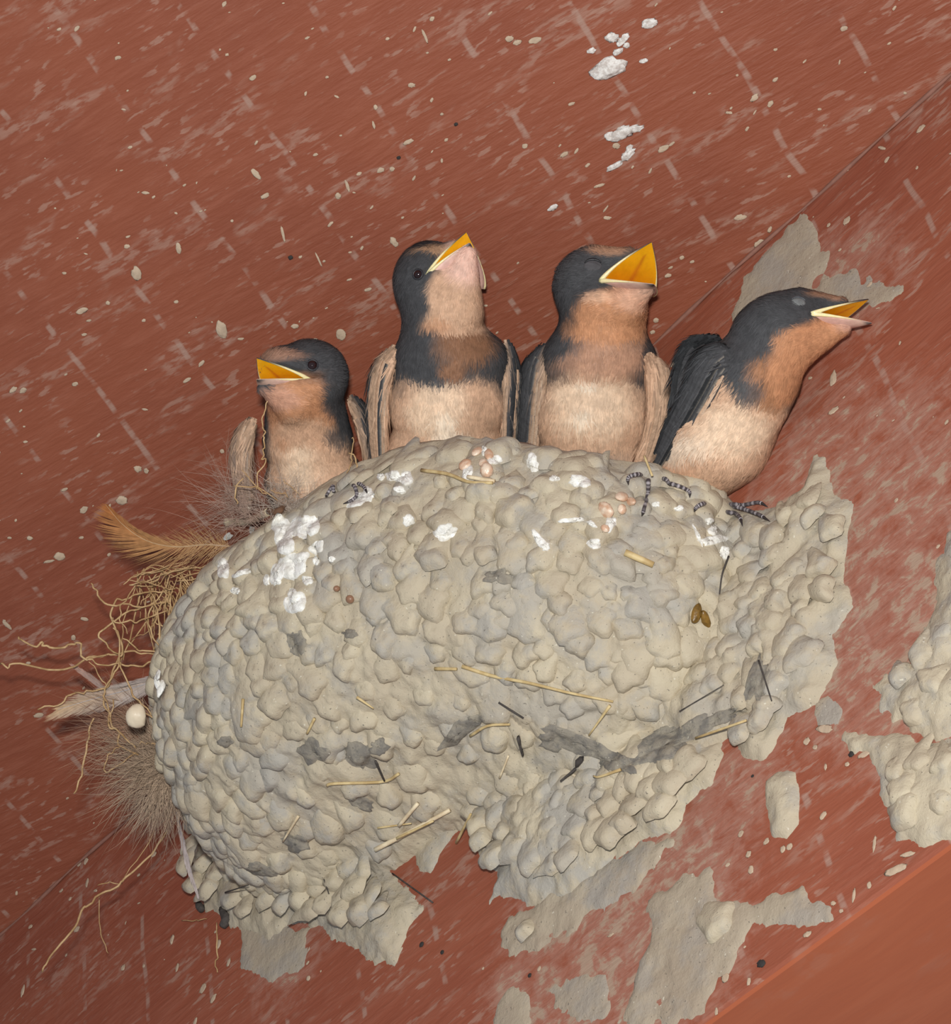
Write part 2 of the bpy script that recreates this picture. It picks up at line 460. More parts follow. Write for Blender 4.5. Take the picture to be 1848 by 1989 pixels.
# ------------------------------------------------------------------ the nest
nest_org = CN - UP * 0.09
nest = bpy.data.objects.new('swallow_nest', None); COL.objects.link(nest)
nest.location = nest_org; nest.empty_display_size = 0.02
nest['label'] = 'half-cup nest of grey-brown mud pellets stuck to the beam'; nest['category'] = 'nest'
def nobj(name, V, Fc, mat, cols=None, smooth=True, parent=None, **props):
    return link(name, mesh(name, np.asarray(V, float) - nest_org, Fc, mat, cols, smooth), parent or nest, None, **props)

TT = [0, .12, .30, .5, .68, .84, 1.0]
ZZ = [0, -10, -27, -48, -67, -83, -97]
AA = [.97, 1.0, 1.01, .98, .92, .80, .52]
BB = [76, 79, 81, 76, 63, 40, -3]
def nest_pt(th, t):
    th = np.asarray(th, float); t = np.asarray(t, float)
    z = np.interp(t, TT, ZZ); a = np.interp(t, TT, AA); b = np.interp(t, TT, BB)
    c = np.cos(th); s = np.sin(th)
    A = (113 + 27 * c) * a
    left = sstep(math.radians(55), math.radians(105), th)
    cr = np.clip(c, 0, 1)
    zz = z - 30 * cr ** 3 * (1 - 0.5 * t) - 7.5 * left * (1 - t) + 2.0 * np.sin(th * 7 + 1) * (1 - t)
    x = A * c
    y = b * s ** 0.92
    return CN + 1e-3 * (x[..., None] * HW + y[..., None] * NW + zz[..., None] * UP)
def nest_frame(th, t, e=0.004):
    P = nest_pt(th, t)
    a = nest_pt(th + e, t) - P; b = nest_pt(th, min(t + e, 1.0)) - nest_pt(th, max(t - e, 0.0))
    n = np.cross(a, b)
    n = unit(n)
    if n @ (P - (CN - UP * 0.04)) < 0: n = -n
    dwn = unit(b)
    return P, n, dwn, unit(np.cross(dwn, n))
# mud shoulders that the cup is stuck on with
LOBES = [
    ('mud_lobe', [(372, 1520), (385, 1600), (372, 1700), (400, 1770), (450, 1795), (520, 1835), (560, 1800), (620, 1800), (690, 1850), (770, 1882), (795, 1800), (832, 1760), (770, 1715), (735, 1660), (700, 1620), (770, 1580), (820, 1500), (700, 1430), (480, 1440)], 0.0085, dict(edge=0.012, rag=0.003, lump=0.45, lscale=120, seed=21)),
    ('mud_lobe', [(830, 1480), (925, 1590), (918, 1640), (965, 1690), (960, 1740), (1040, 1760), (1110, 1740), (1190, 1670), (1240, 1640), (1310, 1610), (1345, 1560), (1395, 1520), (1410, 1440), (1200, 1380), (900, 1400)], 0.0075, dict(edge=0.008, rag=0.004, lump=0.6, lscale=110, seed=22)),
    ('mud_lobe', [(1120, 900), (1400, 985), (1480, 1000), (1560, 950), (1580, 880), (1605, 885), (1625, 955), (1662, 985), (1640, 1090), (1658, 1180), (1618, 1235), (1625, 1290), (1592, 1370), (1530, 1395), (1490, 1478), (1445, 1475), (1430, 1430), (1300, 1490), (1150, 1400)], 0.0050, dict(edge=0.007, rag=0.003, lump=0.9, lscale=150, seed=23)),
    ('mud_lobe', [(745, 1560), (800, 1530), (900, 1540), (905, 1600), (860, 1650), (840, 1700), (815, 1690), (800, 1640), (760, 1620)], 0.0022, dict(edge=0.003, rag=0.003, lump=0.6, seed=24)),
]
LOBE_M = []
for nm, poly, T, kw in LOBES:
    V, Fc = mud_patch(nm, poly, T, **kw); LOBE_M.append((V, Fc))
    nobj(nm, V, Fc, M_MUD)

# ---- pellets: one mesh per variant, shared
def ico_dirs(nu=12, nv=16):
    V = [(0, 0, 1)]
    for i in range(1, nu):
        a = math.pi * i / nu
        for j in range(nv):
            b = 2 * math.pi * j / nv
            V.append((math.sin(a) * math.cos(b), math.sin(a) * math.sin(b), math.cos(a)))
    V.append((0, 0, -1))
    Fc = [(0, 1 + j, 1 + (j + 1) % nv) for j in range(nv)]
    for i in range(nu - 2):
        for j in range(nv):
            a = 1 + i * nv + j; b = 1 + i * nv + (j + 1) % nv
            Fc.append((a, a + nv, b + nv, b))
    o = 1 + (nu - 2) * nv
    Fc += [(len(V) - 1, o + (j + 1) % nv, o + j) for j in range(nv)]
    return np.array(V, float), Fc
SPH, SPHF = ico_dirs()
def pellet_shape(seed, nr=9, na=22):
    """a pressed-on drop of mud: x sideways, y down the nest, z outward; round steep lower edge, upper end fading into the wall"""
    r = np.random.default_rng(seed)
    tail = r.uniform(1.15, 2.1); bot = r.uniform(0.85, 1.15); bend = r.uniform(-0.3, 0.3); nar = r.uniform(0.1, 0.55); lob = r.uniform(0, 0.16); ph = r.uniform(0, 6)
    H = r.uniform(0.40, 0.62)
    V = []
    for i in range(nr + 1):
        f = (i / nr) ** 0.75
        for j in range(na):
            q = 2 * math.pi * j / na
            cx, cy = math.cos(q), math.sin(q)
            up = sstep(0.35, -0.9, cy)
            R = 1 + lob * math.cos(3 * q + ph) + 0.10 * math.cos(5 * q + ph * 2)
            y = f * R * cy * (bot if cy > 0 else tail)
            x = f * R * cx * (1 - nar * sstep(0.1, -tail, y))
            x += bend * (y * y if y < 0 else 0.3 * y * y)
            p = 3.6 - 1.7 * up; k = 0.62 + 0.75 * up
            z = H * max(0.0, 1 - f ** p) ** k * (1 + 0.25 * y) - 0.16 * f ** 4 - (0.10 if i == nr else 0)
            V.append((x, y, z))
    V = np.array(V)
    V[:, 2] += 0.10 * fbm(V * 1.3 + seed * 3.1, 3, seed) * (V[:, 2] > -0.05)
    return V, grid_faces(nr + 1, na, True) + [tuple(range(na))[::-1]]
NVAR = 28
pel_mesh = []
for k in range(NVAR):
    V, Fc = pellet_shape(k); pel_mesh.append(mesh('mud_pellet', V, [f[::-1] for f in Fc], M_MUD))
pel_lo = []
for k in range(NVAR):
    V, SPHF2 = pellet_shape(k, 6, 14); SPHF2 = [f[::-1] for f in SPHF2]; pel_lo.append(V)
pellets = []                                                        # (P, n, down, size, variant, spin)
rows = 18
for r_ in range(rows):
    t0 = 0.015 + 0.93 * r_ / (rows - 1)
    arc = nest_pt(np.linspace(0.05, math.pi - 0.02, 200), np.full(200, t0))
    L = np.linalg.norm(np.diff(arc, axis=0), axis=1).sum()
    n = int(L / 0.0072)
    for k in range(n):
        if r_ < 4 and random.random() < 0.5: continue
        if random.random() < 0.04: continue
        th_ = 0.05 + (math.pi - 0.07) * (k + 0.5 * (r_ % 2) + random.uniform(-.33, .33)) / n
        t_ = min(max(t0 + random.uniform(-.02, .02), 0.085), 0.985)
        P, nn, dd, ss = nest_frame(th_, t_)
        sc = random.uniform(0.0044, 0.0060) * random.choice([.8, 1, 1, 1.08]) * (1.25 if r_ < 4 else 1.0)
        pellets.append((P, nn, dd, sc, random.randrange(NVAR), random.gauss(0, 0.45), random.uniform(0.10, 0.32)))
def on_wall(xy, lift): return wallp(*xy) + NW * lift
for poly, lift, cnt in [([(385, 1560), (385, 1700), (420, 1760), (520, 1790), (600, 1770), (700, 1820), (790, 1780), (730, 1680), (690, 1620), (740, 1560), (600, 1480)], 0.0075, 95),
                        ([(900, 1500), (940, 1620), (990, 1700), (1090, 1700), (1200, 1640), (1320, 1580), (1380, 1500), (1200, 1440)], 0.0058, 55),
                        ([(1330, 1010), (1480, 1020), (1600, 960), (1640, 1010), (1620, 1090), (1630, 1180), (1590, 1240), (1590, 1300), (1550, 1370), (1470, 1450), (1420, 1420), (1350, 1300)], 0.0040, 48),
                        ([(1720, 1330), (1780, 1290), (1848, 1200), (1880, 1300), (1860, 1400), (1780, 1400)], 0.0022, 6),
                        ([(1740, 1470), (1848, 1450), (1880, 1520), (1820, 1610), (1760, 1590)], 0.0018, 6)]:
    poly = np.array(poly, float); lo = poly.min(0); hi = poly.max(0); got = []
    tries = 0
    while len(got) < cnt and tries < cnt * 40:
        tries += 1
        p = rng.uniform(lo, hi)
        if sd_poly(p[None], poly)[0] < 4: continue
        if got and min((p[0] - g[0]) ** 2 + (p[1] - g[1]) ** 2 for g in got) < 30 ** 2: continue
        got.append(p)
    for p in got:
        dd = unit(-UP + 0.35 * random.uniform(-1, 1) * HW + (0.1 if cnt < 60 else 0.0) * HW)
        pellets.append((on_wall(p, lift), NW, dd, random.uniform(0.0040, 0.0056), random.randrange(NVAR), random.gauss(0, 0.6 if cnt != 95 else 0.5), random.uniform(0.05, 0.3)))
pellets.append((on_wall((1027, 1808), 0.0012), NW, -UP, 0.0046, 3, 0.2, 0.2))
pellets.append((on_wall((1400, 1790), 0.0010), NW, -UP, 0.0056, 5, -0.8, 0.2))
pellets.sort(key=lambda q: depth(q[0]) - 40 * q[3])
nth, ntt = 470, 210
th = np.linspace(0.0, math.pi, nth); tt = np.linspace(0, 1, ntt)
TH, TG = np.meshgrid(th, tt, indexing='ij')
Pn = nest_pt(TH, TG)
du = np.gradient(Pn, axis=0); dv = np.gradient(Pn, axis=1)
Nn = np.cross(du, dv); Nn /= np.linalg.norm(Nn, axis=-1)[..., None] + 1e-12
sgn = np.sign(((Pn - (CN - UP * 0.04)) * Nn).sum(-1))[..., None]; Nn = Nn * np.where(sgn == 0, 1, sgn)
q = (Pn - CN)
disp = 0.0012 * fbm(q * 120, 4, 41) + 0.0016 * fbm(q * 55, 3, 44) + sstep(0.45, 0.7, TG) * (0.0030 * np.abs(fbm(q * 95, 4, 47)) + 0.0012 * fbm(q * 240, 3, 48))
# mud squeezed up round each pellet, so that it sinks into the wall of the cup
flat = Pn.reshape(-1, 3); fil = np.zeros(len(flat))
for (P, nn_, dd_, sc_, var_, spin_, lift_) in pellets:
    if not (lift_ > -0.5): continue
    dlt = flat - (P - dd_ * sc_ * 0.55)
    m_ = np.abs(dlt).max(1) < sc_ * 2.6
    if not m_.any(): continue
    r2 = (dlt[m_] ** 2).sum(1) / (sc_ * 1.05) ** 2
    fil[m_] = np.maximum(fil[m_], sc_ * 0.14 * np.exp(-r2))
Pn = Pn + Nn * (disp + fil.reshape(disp.shape))[..., None]
# lip and inside of the cup
lip = []
for k, (ins, dz) in enumerate([(1.5, 2.2), (4.5, 3.0), (8, 1.2), (10, -4), (13, -16), (22, -32), (45, -42), (70, -44)]):
    c = np.cos(th); s = np.sin(th)
    base = nest_pt(th, np.zeros_like(th))
    inward = -(c[:, None] * 0.6 * HW + s[:, None] * NW); inward /= np.linalg.norm(inward, axis=1)[:, None]
    cap = np.minimum(ins, 0.92 * 78 * s + 0.3)
    nz = 1.0 * fbm((base - CN) * 140 + k, 3, 50)
    lip.append(base + 1e-3 * (cap[:, None] * inward + (dz + nz)[:, None] * UP))
lip = np.stack(lip[::-1], 1)
allP = np.concatenate([lip, Pn], 1)
V = allP.reshape(-1, 3)
nest_body = nobj('mud_cup', V, grid_faces(nth, allP.shape[1]), M_MUD)

nest_pel = Join(); BV = Join()
BV.add(allP.reshape(-1, 3), grid_faces(nth, allP.shape[1]))
for V_, F_ in LOBE_M: BV.add(V_, F_)
for k, (P, nn, dd, sc, var, spin, lift) in enumerate(pellets):
    nn = unit(nn + 0.10 * rng.normal(size=3))
    tl = random.uniform(0.04, 0.20)
    nn = unit(nn + 0.0); dd = unit(dd - nn * (dd @ nn)); dd, nn = unit(dd + nn * tl), unit(nn - dd * tl); ss = np.cross(dd, nn)
    d2 = dd * math.cos(spin) + ss * math.sin(spin); s2 = np.cross(d2, nn)
    sx, sy, sz = sc * random.uniform(.8, 1.2), sc * random.uniform(.85, 1.15), sc * random.uniform(.6, 1.1) * (0.62 if (P - CN) @ UP > -0.018 else 1.0)
    org = P + nn * sc * (lift - 0.05) * 0.5
    q = pel_lo[var]
    BV.add(org + q[:, :1] * s2 * sx + q[:, 1:2] * d2 * sy + q[:, 2:] * nn * sz, SPHF2)
    if k < 300:
        o = link('mud_pellet', pel_mesh[var], nest)
        M = Matrix.Identity(4)
        for i in range(3):
            M[i][0], M[i][1], M[i][2], M[i][3] = s2[i] * sx, d2[i] * sy, nn[i] * sz, org[i] - nest_org[i]
        o.matrix_local = M
    else:
        nest_pel.add(org + q[:, :1] * s2 * sx + q[:, 1:2] * d2 * sy + q[:, 2:] * nn * sz, SPHF2)
nobj('mud_pellet_mass', nest_pel.V, nest_pel.F, M_MUD, kind='stuff')

# ---- finding the surface of the nest under a pixel (shape query while building)
from mathutils.bvhtree import BVHTree
bvh = BVHTree.FromPolygons([tuple(v) for v in BV.V], BV.F)
def surf(x, y, off=0.0):
    r = ray(x, y); d = unit(r)
    w = wallp(x, y); best = w; nn = NW; bd = np.linalg.norm(w - CAM)
    c = ceilp(x, y)
    if np.linalg.norm(c - CAM) < bd: best = c; nn = MC; bd = np.linalg.norm(c - CAM)
    h = bvh.ray_cast(Vector(CAM), Vector(d))
    if h[0] is not None and h[3] < bd:
        best = np.array(h[0]); nn = np.array(h[1])
        if nn @ d > 0: nn = -nn
    return best + nn * off, nn
def lobe_lift(x, y):
    for nm, poly, T, kw in LOBES:
        if sd_poly(np.array([[x, y]], float), poly)[0] > 0: return T
    return 0.0
def top(x, y, off=0.0015):
    P, n = surf(x, y)
    return P + n * off, n

def blob(x, y, rx, ry, ang, mat, name, parent=nest, thick=0.35, seed=None, off=0.0012, rough=0.28, tophit=None):
    P, n = (tophit or top)(x, y, off)
    s = depth(P) / FPX
    up2 = unit(AU - n * (AU @ n)); rt = unit(np.cross(up2, n))
    if rt @ AR < 0: rt = -rt
    a = math.radians(ang)
    e1 = rt * math.cos(a) + up2 * math.sin(a); e2 = -rt * math.sin(a) + up2 * math.cos(a)
    seed = int(x * 7 + y * 3) if seed is None else seed
    S = SPH
    rr = 1 + rough * fbm(S * 2.2 + seed * 0.37, 3, seed % 97)
    L = S * rr[:, None]
    # foreshortening: rx, ry are as seen; the far-tilted direction is stretched along the surface
    f1 = 1 / max(0.45, np.linalg.norm([e1 @ AR, e1 @ AU])); f2 = 1 / max(0.45, np.linalg.norm([e2 @ AR, e2 @ AU]))
    V = P + s * (L[:, :1] * rx * f1 * e1 + L[:, 1:2] * ry * f2 * e2 + L[:, 2:] * min(rx, ry) * thick * n)
    if parent is nest: return nobj(name, V, SPHF, mat)
    return child_of(parent, name, V, SPHF, mat)

def drape(x, y, rx, ry, a, mat, name, thick=0.0009, rough=0.5, seed=None):
    """an irregular cake of material lying on the lumpy surface"""
    P, n = top(x, y, 0.0); s = depth(P) / FPX
    a = math.radians(a); seed = int(x * 7 + y * 3) if seed is None else seed
    nr, na = 7, 26; V = []
    qs = np.arange(na) * 2 * math.pi / na
    ks = 1 + rough * fbm(np.column_stack([np.cos(qs) * 1.6 + seed * .31, np.sin(qs) * 1.6, np.full(na, 2.2)]), 4, seed % 89)
    hn = vnoise(rng.uniform(0, 9, (nr + 1, na, 3)), seed % 71)
    base = -unit(ray(x, y))
    for i in range(nr + 1):
        f = (i / nr)
        for j in range(na):
            q = 2 * math.pi * j / na
            k = ks[j]
            dx = f * k * rx * math.cos(q); dy = f * k * ry * math.sin(q)
            X = x + dx * math.cos(a) - dy * math.sin(a); Y = y - (dx * math.sin(a) + dy * math.cos(a))
            Q, m = top(X, Y, 0.0)
            if abs(depth(Q) - depth(P)) > 0.012: Q = pt(X, Y, depth(P)); m = n
            m = unit(m + base)
            hgt = thick * (math.sqrt(max(0, 1 - f ** 4))) * (1 + 0.5 * hn[i, j])
            V.append(Q + m * (hgt if i < nr else -0.0004))
    return nobj(name, V, grid_faces(nr + 1, na, True) + [tuple(range(na))[::-1]], mat)
# ---- white droppings on the nest
for (x, y, rx, ry, a) in [(590, 1022, 26, 17, 25), (548, 1030, 17, 25, 10), (553, 1062, 15, 17, 0), (568, 1100, 24, 22, 30), (540, 1112, 12, 26, -25), (585, 1088, 15, 12, 40),
                          (574, 1165, 19, 20, 20), (700, 968, 24, 11, 20), (716, 960, 9, 14, 0), (768, 925, 17, 9, -10), (790, 930, 10, 12, 0), (776, 952, 11, 6, 0), (740, 927, 6, 6, 0),
                          (793, 1010, 9, 10, 30), (868, 1032, 20, 14, 35), (615, 1062, 10, 14, -40), (614, 1088, 5, 9, 0), (645, 1086, 5, 5, 0), (596, 1128, 9, 9, 0), (518, 1128, 5, 10, 0), (540, 1130, 6, 5, 0),
                          (1046, 1045, 7, 20, 35), (1060, 1062, 8, 7, 0), (1155, 1057, 11, 9, 20), (1187, 1016, 9, 15, -15), (1125, 935, 18, 12, -10), (1035, 900, 11, 16, 20), (1110, 1010, 20, 4, 5),
                          (1150, 1018, 10, 4, -30), (1357, 1042, 3, 20, 25), (1382, 1050, 22, 8, 10), (1385, 1030, 8, 9, 0), (1409, 1072, 8, 12, 0), (1320, 988, 9, 5, 20), (1275, 980, 6, 5, 0), (1378, 1012, 7, 5, 0),
                          (433, 1103, 10, 16, 10), (470, 1113, 16, 4, 20), (458, 1148, 7, 7, 0), (443, 1043, 9, 6, 20), (490, 1030, 5, 7, 0), (960, 893, 13, 9, 20), (908, 920, 8, 13, -30), (940, 875, 5, 8, 0), (1078, 930, 9, 5, 0)]:
    drape(x, y, rx * 1.25, ry * 1.25, a, M_WHITE, 'white_dropping', 0.0008, 0.6)
for (x, y, rx, ry, a) in [(322, 1322, 6, 18, 10), (330, 1348, 7, 15, 0), (340, 1318, 6, 10, 20)]:
    blob(x, y, rx, ry, a, M_WHITE, 'white_dropping', thick=0.5, off=0.006, rough=0.5)
# ---- husks and seeds stuck in the rim
for (x, y, r) in [(1180, 990, 16), (1207, 968, 12), (1225, 976, 11), (1208, 990, 10), (1176, 1028, 9), (928, 880, 10), (946, 915, 15), (905, 905, 12), (940, 902, 9), (950, 885, 11)]:
    blob(x, y, r, r * 0.85, random.uniform(0, 180), M_HUSK, 'seed_husk', thick=0.7, off=0.0006, rough=0.18)
for (x, y, r) in [(653, 1143, 6), (681, 1163, 8)]:
    blob(x, y, r, r, 0, plain('brown_seed', lin(150, 112, 88), 0.35, 0.2), 'seed', thick=0.9, off=0.0004, rough=0.05)
for (x, y, rx, ry, a) in [(1352, 1192, 10, 20, -20), (1370, 1204, 9, 20, 20)]:
    blob(x, y, rx, ry, a, M_RESIN, 'brown_husk', thick=0.6, off=0.0006, rough=0.2)
for (x, y, rx, ry) in [(265, 1390, 20, 23)]:
    P = pt(x, y, depth(surf(352, y)[0]) - 0.004); s = depth(P) / FPX
    rr = 1 + 0.30 * fbm(SPH * 1.4, 3, 5)
    V = P + s * (SPH * rr[:, None]) @ np.diag([rx, ry, 16]) @ np.stack([AR, AU, -AW])
    nobj('pale_pebble', V, SPHF, M_PEBBLE)
# ---- grey crumbly earth in the hollows
for (x, y, rx, ry, a) in [(890, 1425, 40, 16, 40), (925, 1400, 14, 10, 0), (1130, 1445, 70, 18, -18), (1080, 1440, 30, 16, 0), (1290, 1450, 70, 26, 28), (1340, 1420, 60, 16, 30), (1200, 1480, 40, 18, -10), (1400, 1395, 34, 12, 20),
                          (1470, 1320, 14, 36, -15), (610, 1460, 22, 20, 0), (700, 1470, 30, 22, -30), (735, 1450, 18, 14, 0), (505, 1690, 30, 12, -15), (575, 1640, 26, 14, -20), (680, 1230, 14, 8, 0), (575, 1250, 16, 20, 20), (440, 1440, 14, 10, 0), (700, 1560, 20, 10, -20), (970, 1120, 24, 14, 0)]:
    drape(x, y, rx * 1.2, ry * 1.2, a, M_GRIT, 'earth_crumb', 0.0006, 0.8)

# ---- straws, slivers, twigs
def stick(pts, r0, r1, mat, name='straw', off=0.0012, k=6, flat=1.0, n=None, wig=0.0):
    Pw = []
    for q in pts:
        P, nn = top(q[0], q[1], (q[2] * 0.45 if len(q) > 2 else off)); Pw.append(P)
    n = n or max(3, 3 * len(pts))
    C = spline(Pw, n) if len(Pw) > 2 else np.linspace(Pw[0], Pw[1], n)
    if wig: C = C + wig * rng.normal(size=C.shape)
    s = 0.000172
    V, Fc = tube(C, np.linspace(r0, r1, n) * s * (0.75 if mat is M_STRAW else 1.0), k, True, flat)
    return nobj(name, V, Fc, mat)
stick([(442, 998, 0.012), (485, 1001, 0.010), (532, 1006, 0.006)], 8, 8, M_STRAWP)
stick([(532, 1006, 0.006), (545, 1003, 0.005), (560, 990, 0.004)], 7, 6, plain('twig_bark', lin(120, 88, 66), 0.8, 0.3), 'twig_node')
for q in [(440, 992), (438, 999), (442, 1006)]: stick([(462, 999, 0.011), (q[0], q[1], 0.0125)], 3, 1.5, M_STRAWP, 'straw_splinter')
stick([(822, 918), (875, 924), (915, 936), (955, 940)], 5, 4, M_STRAW)
stick([(912, 928), (957, 939)], 4, 4, M_STRAWP)
stick([(1213, 1078), (1268, 1100)], 9, 8, M_STRAW)
stick([(1250, 905, 0.008), (1252, 935, 0.007)], 3, 3, M_STRAW)
stick([(1408, 1085, 0.005), (1400, 1120, 0.005), (1391, 1158, 0.005)], 1.80, 1.20, M_BARK, 'dark_stem')
stick([(735, 1650, 0.006), (790, 1612, 0.005), (872, 1566, 0.004)], 5, 4, M_STRAWP)
stick([(770, 1620, 0.006), (835, 1586, 0.005)], 4, 3, M_STRAW)
stick([(740, 1605, 0.004), (800, 1590, 0.004)], 3, 2, M_STRAW)
stick([(775, 1600, 0.006), (820, 1558, 0.005)], 4, 4, M_STRAWP)
stick([(893, 1640, 0.003), (921, 1588, 0.004)], 4, 3, M_STRAW)
stick([(780, 1500, 0.004), (745, 1512, 0.004), (655, 1515, 0.004), (640, 1520, 0.004)], 4, 4, M_STRAW)
stick([(902, 1290), (960, 1312), (1030, 1325), (1110, 1342), (1190, 1362)], 5, 3, M_STRAW, off=0.0010)
stick([(850, 1298), (890, 1300)], 5, 4, M_STRAW, off=0.001)
stick([(1185, 1370), (1148, 1425)], 4, 2, M_STRAW)
stick([(1450, 1408, 0.006), (1360, 1430, 0.006)], 3, 3, M_STRAW)
stick([(1135, 1478, 0.006), (1112, 1510, 0.008), (1090, 1535, 0.010)], 11, 3, M_BARK, 'bark_sliver', flat=0.5)
stick([(970, 1362), (1020, 1392)], 1.80, 1.80, M_BARK, 'dark_stem')
stick([(1010, 1430), (1020, 1462)], 6, 4, M_BARK, 'bark_sliver', flat=0.5)
stick([(1210, 1500), (1170, 1512), (1160, 1510)], 4, 2, M_STRAW)
stick([(735, 1470, 0.004), (750, 1508, 0.005)], 2.40, 1.80, M_BARK, 'dark_stem')
stick([(480, 1355, 0.004), (475, 1410, 0.004)], 4, 3, M_STRAW)
stick([(615, 1395, 0.004), (600, 1418, 0.004)], 4, 3, M_STRAW)
stick([(700, 1350, 0.004), (730, 1368, 0.004)], 4, 2, M_STRAW)
stick([(580, 1575, 0.006), (555, 1625, 0.005)], 3, 2, M_STRAWP)
stick([(920, 1425, 0.004), (955, 1412, 0.004), (985, 1400, 0.004)], 4, 3, M_STRAW)
stick([(975, 1508, 0.004), (992, 1465, 0.004)], 2, 2, M_STRAWP)
stick([(1480, 1290, 0.004), (1500, 1360, 0.003)], 1.80, 1.20, M_BARK, 'dark_stem')
stick([(1330, 1382, 0.004), (1410, 1335, 0.004)], 1.20, 0.60, M_BARK, 'dark_stem')
stick([(630, 1700, 0.004), (640, 1740, 0.004)], 1.20, 1.20, M_BARK, 'dark_stem')
stick([(845, 1755, 0.002), (770, 1700, 0.004)], 1.50, 1.20, M_BARK, 'dark_stem')
stick([(448, 1740, 0.006), (485, 1708, 0.006)], 1.80, 1.20, M_BARK, 'dark_stem')
# dark curved bark strip hanging at the left edge
def free(pts, D, r, mat, name, k=6, n=None, wig=0.0, parent=None, taper=True, flat=1.0):
    """a strand in the air: pts (x, y[, dD]) with depth D, kept in front of the ceiling"""
    Pw = []
    for q in pts:
        d = D + (q[2] if len(q) > 2 else 0)
        d = min(d, depth(ceilp(q[0], q[1])) - 0.004, depth(wallp(q[0], q[1])) - 0.003)
        Pw.append(pt(q[0], q[1], d))
    n = n or max(6, 5 * len(pts))
    C = spline(Pw, n)
    if wig:
        w = np.stack([vnoise(np.column_stack([np.arange(n) * 0.45, np.full(n, 7.1 + i), np.full(n, pts[0][0] * 0.31)]), 60 + i) for i in range(3)], 1)
        C = C + wig * w
    s = D / FPX
    rad = np.full(n, r * s)
    if taper: rad = rad * (0.65 + 0.35 * np.sin(np.linspace(0.25, math.pi - 0.25, n)))
    V, Fc = tube(C, rad, k, True, flat)
    return nobj(name, V, Fc, mat, parent=parent)
free([(312, 1418), (335, 1455), (352, 1480), (375, 1510), (380, 1532)], 0.800, 12, M_BARK, 'bark_strip', k=8, wig=0.0008)
free([(432, 1765), (440, 1785), (432, 1800)], 0.835, 10, M_BARK, 'dark_dropping', k=8, n=8)
free([(385, 1755), (392, 1768)], 0.84, 8, M_BARK, 'dark_dropping', k=8, n=6)

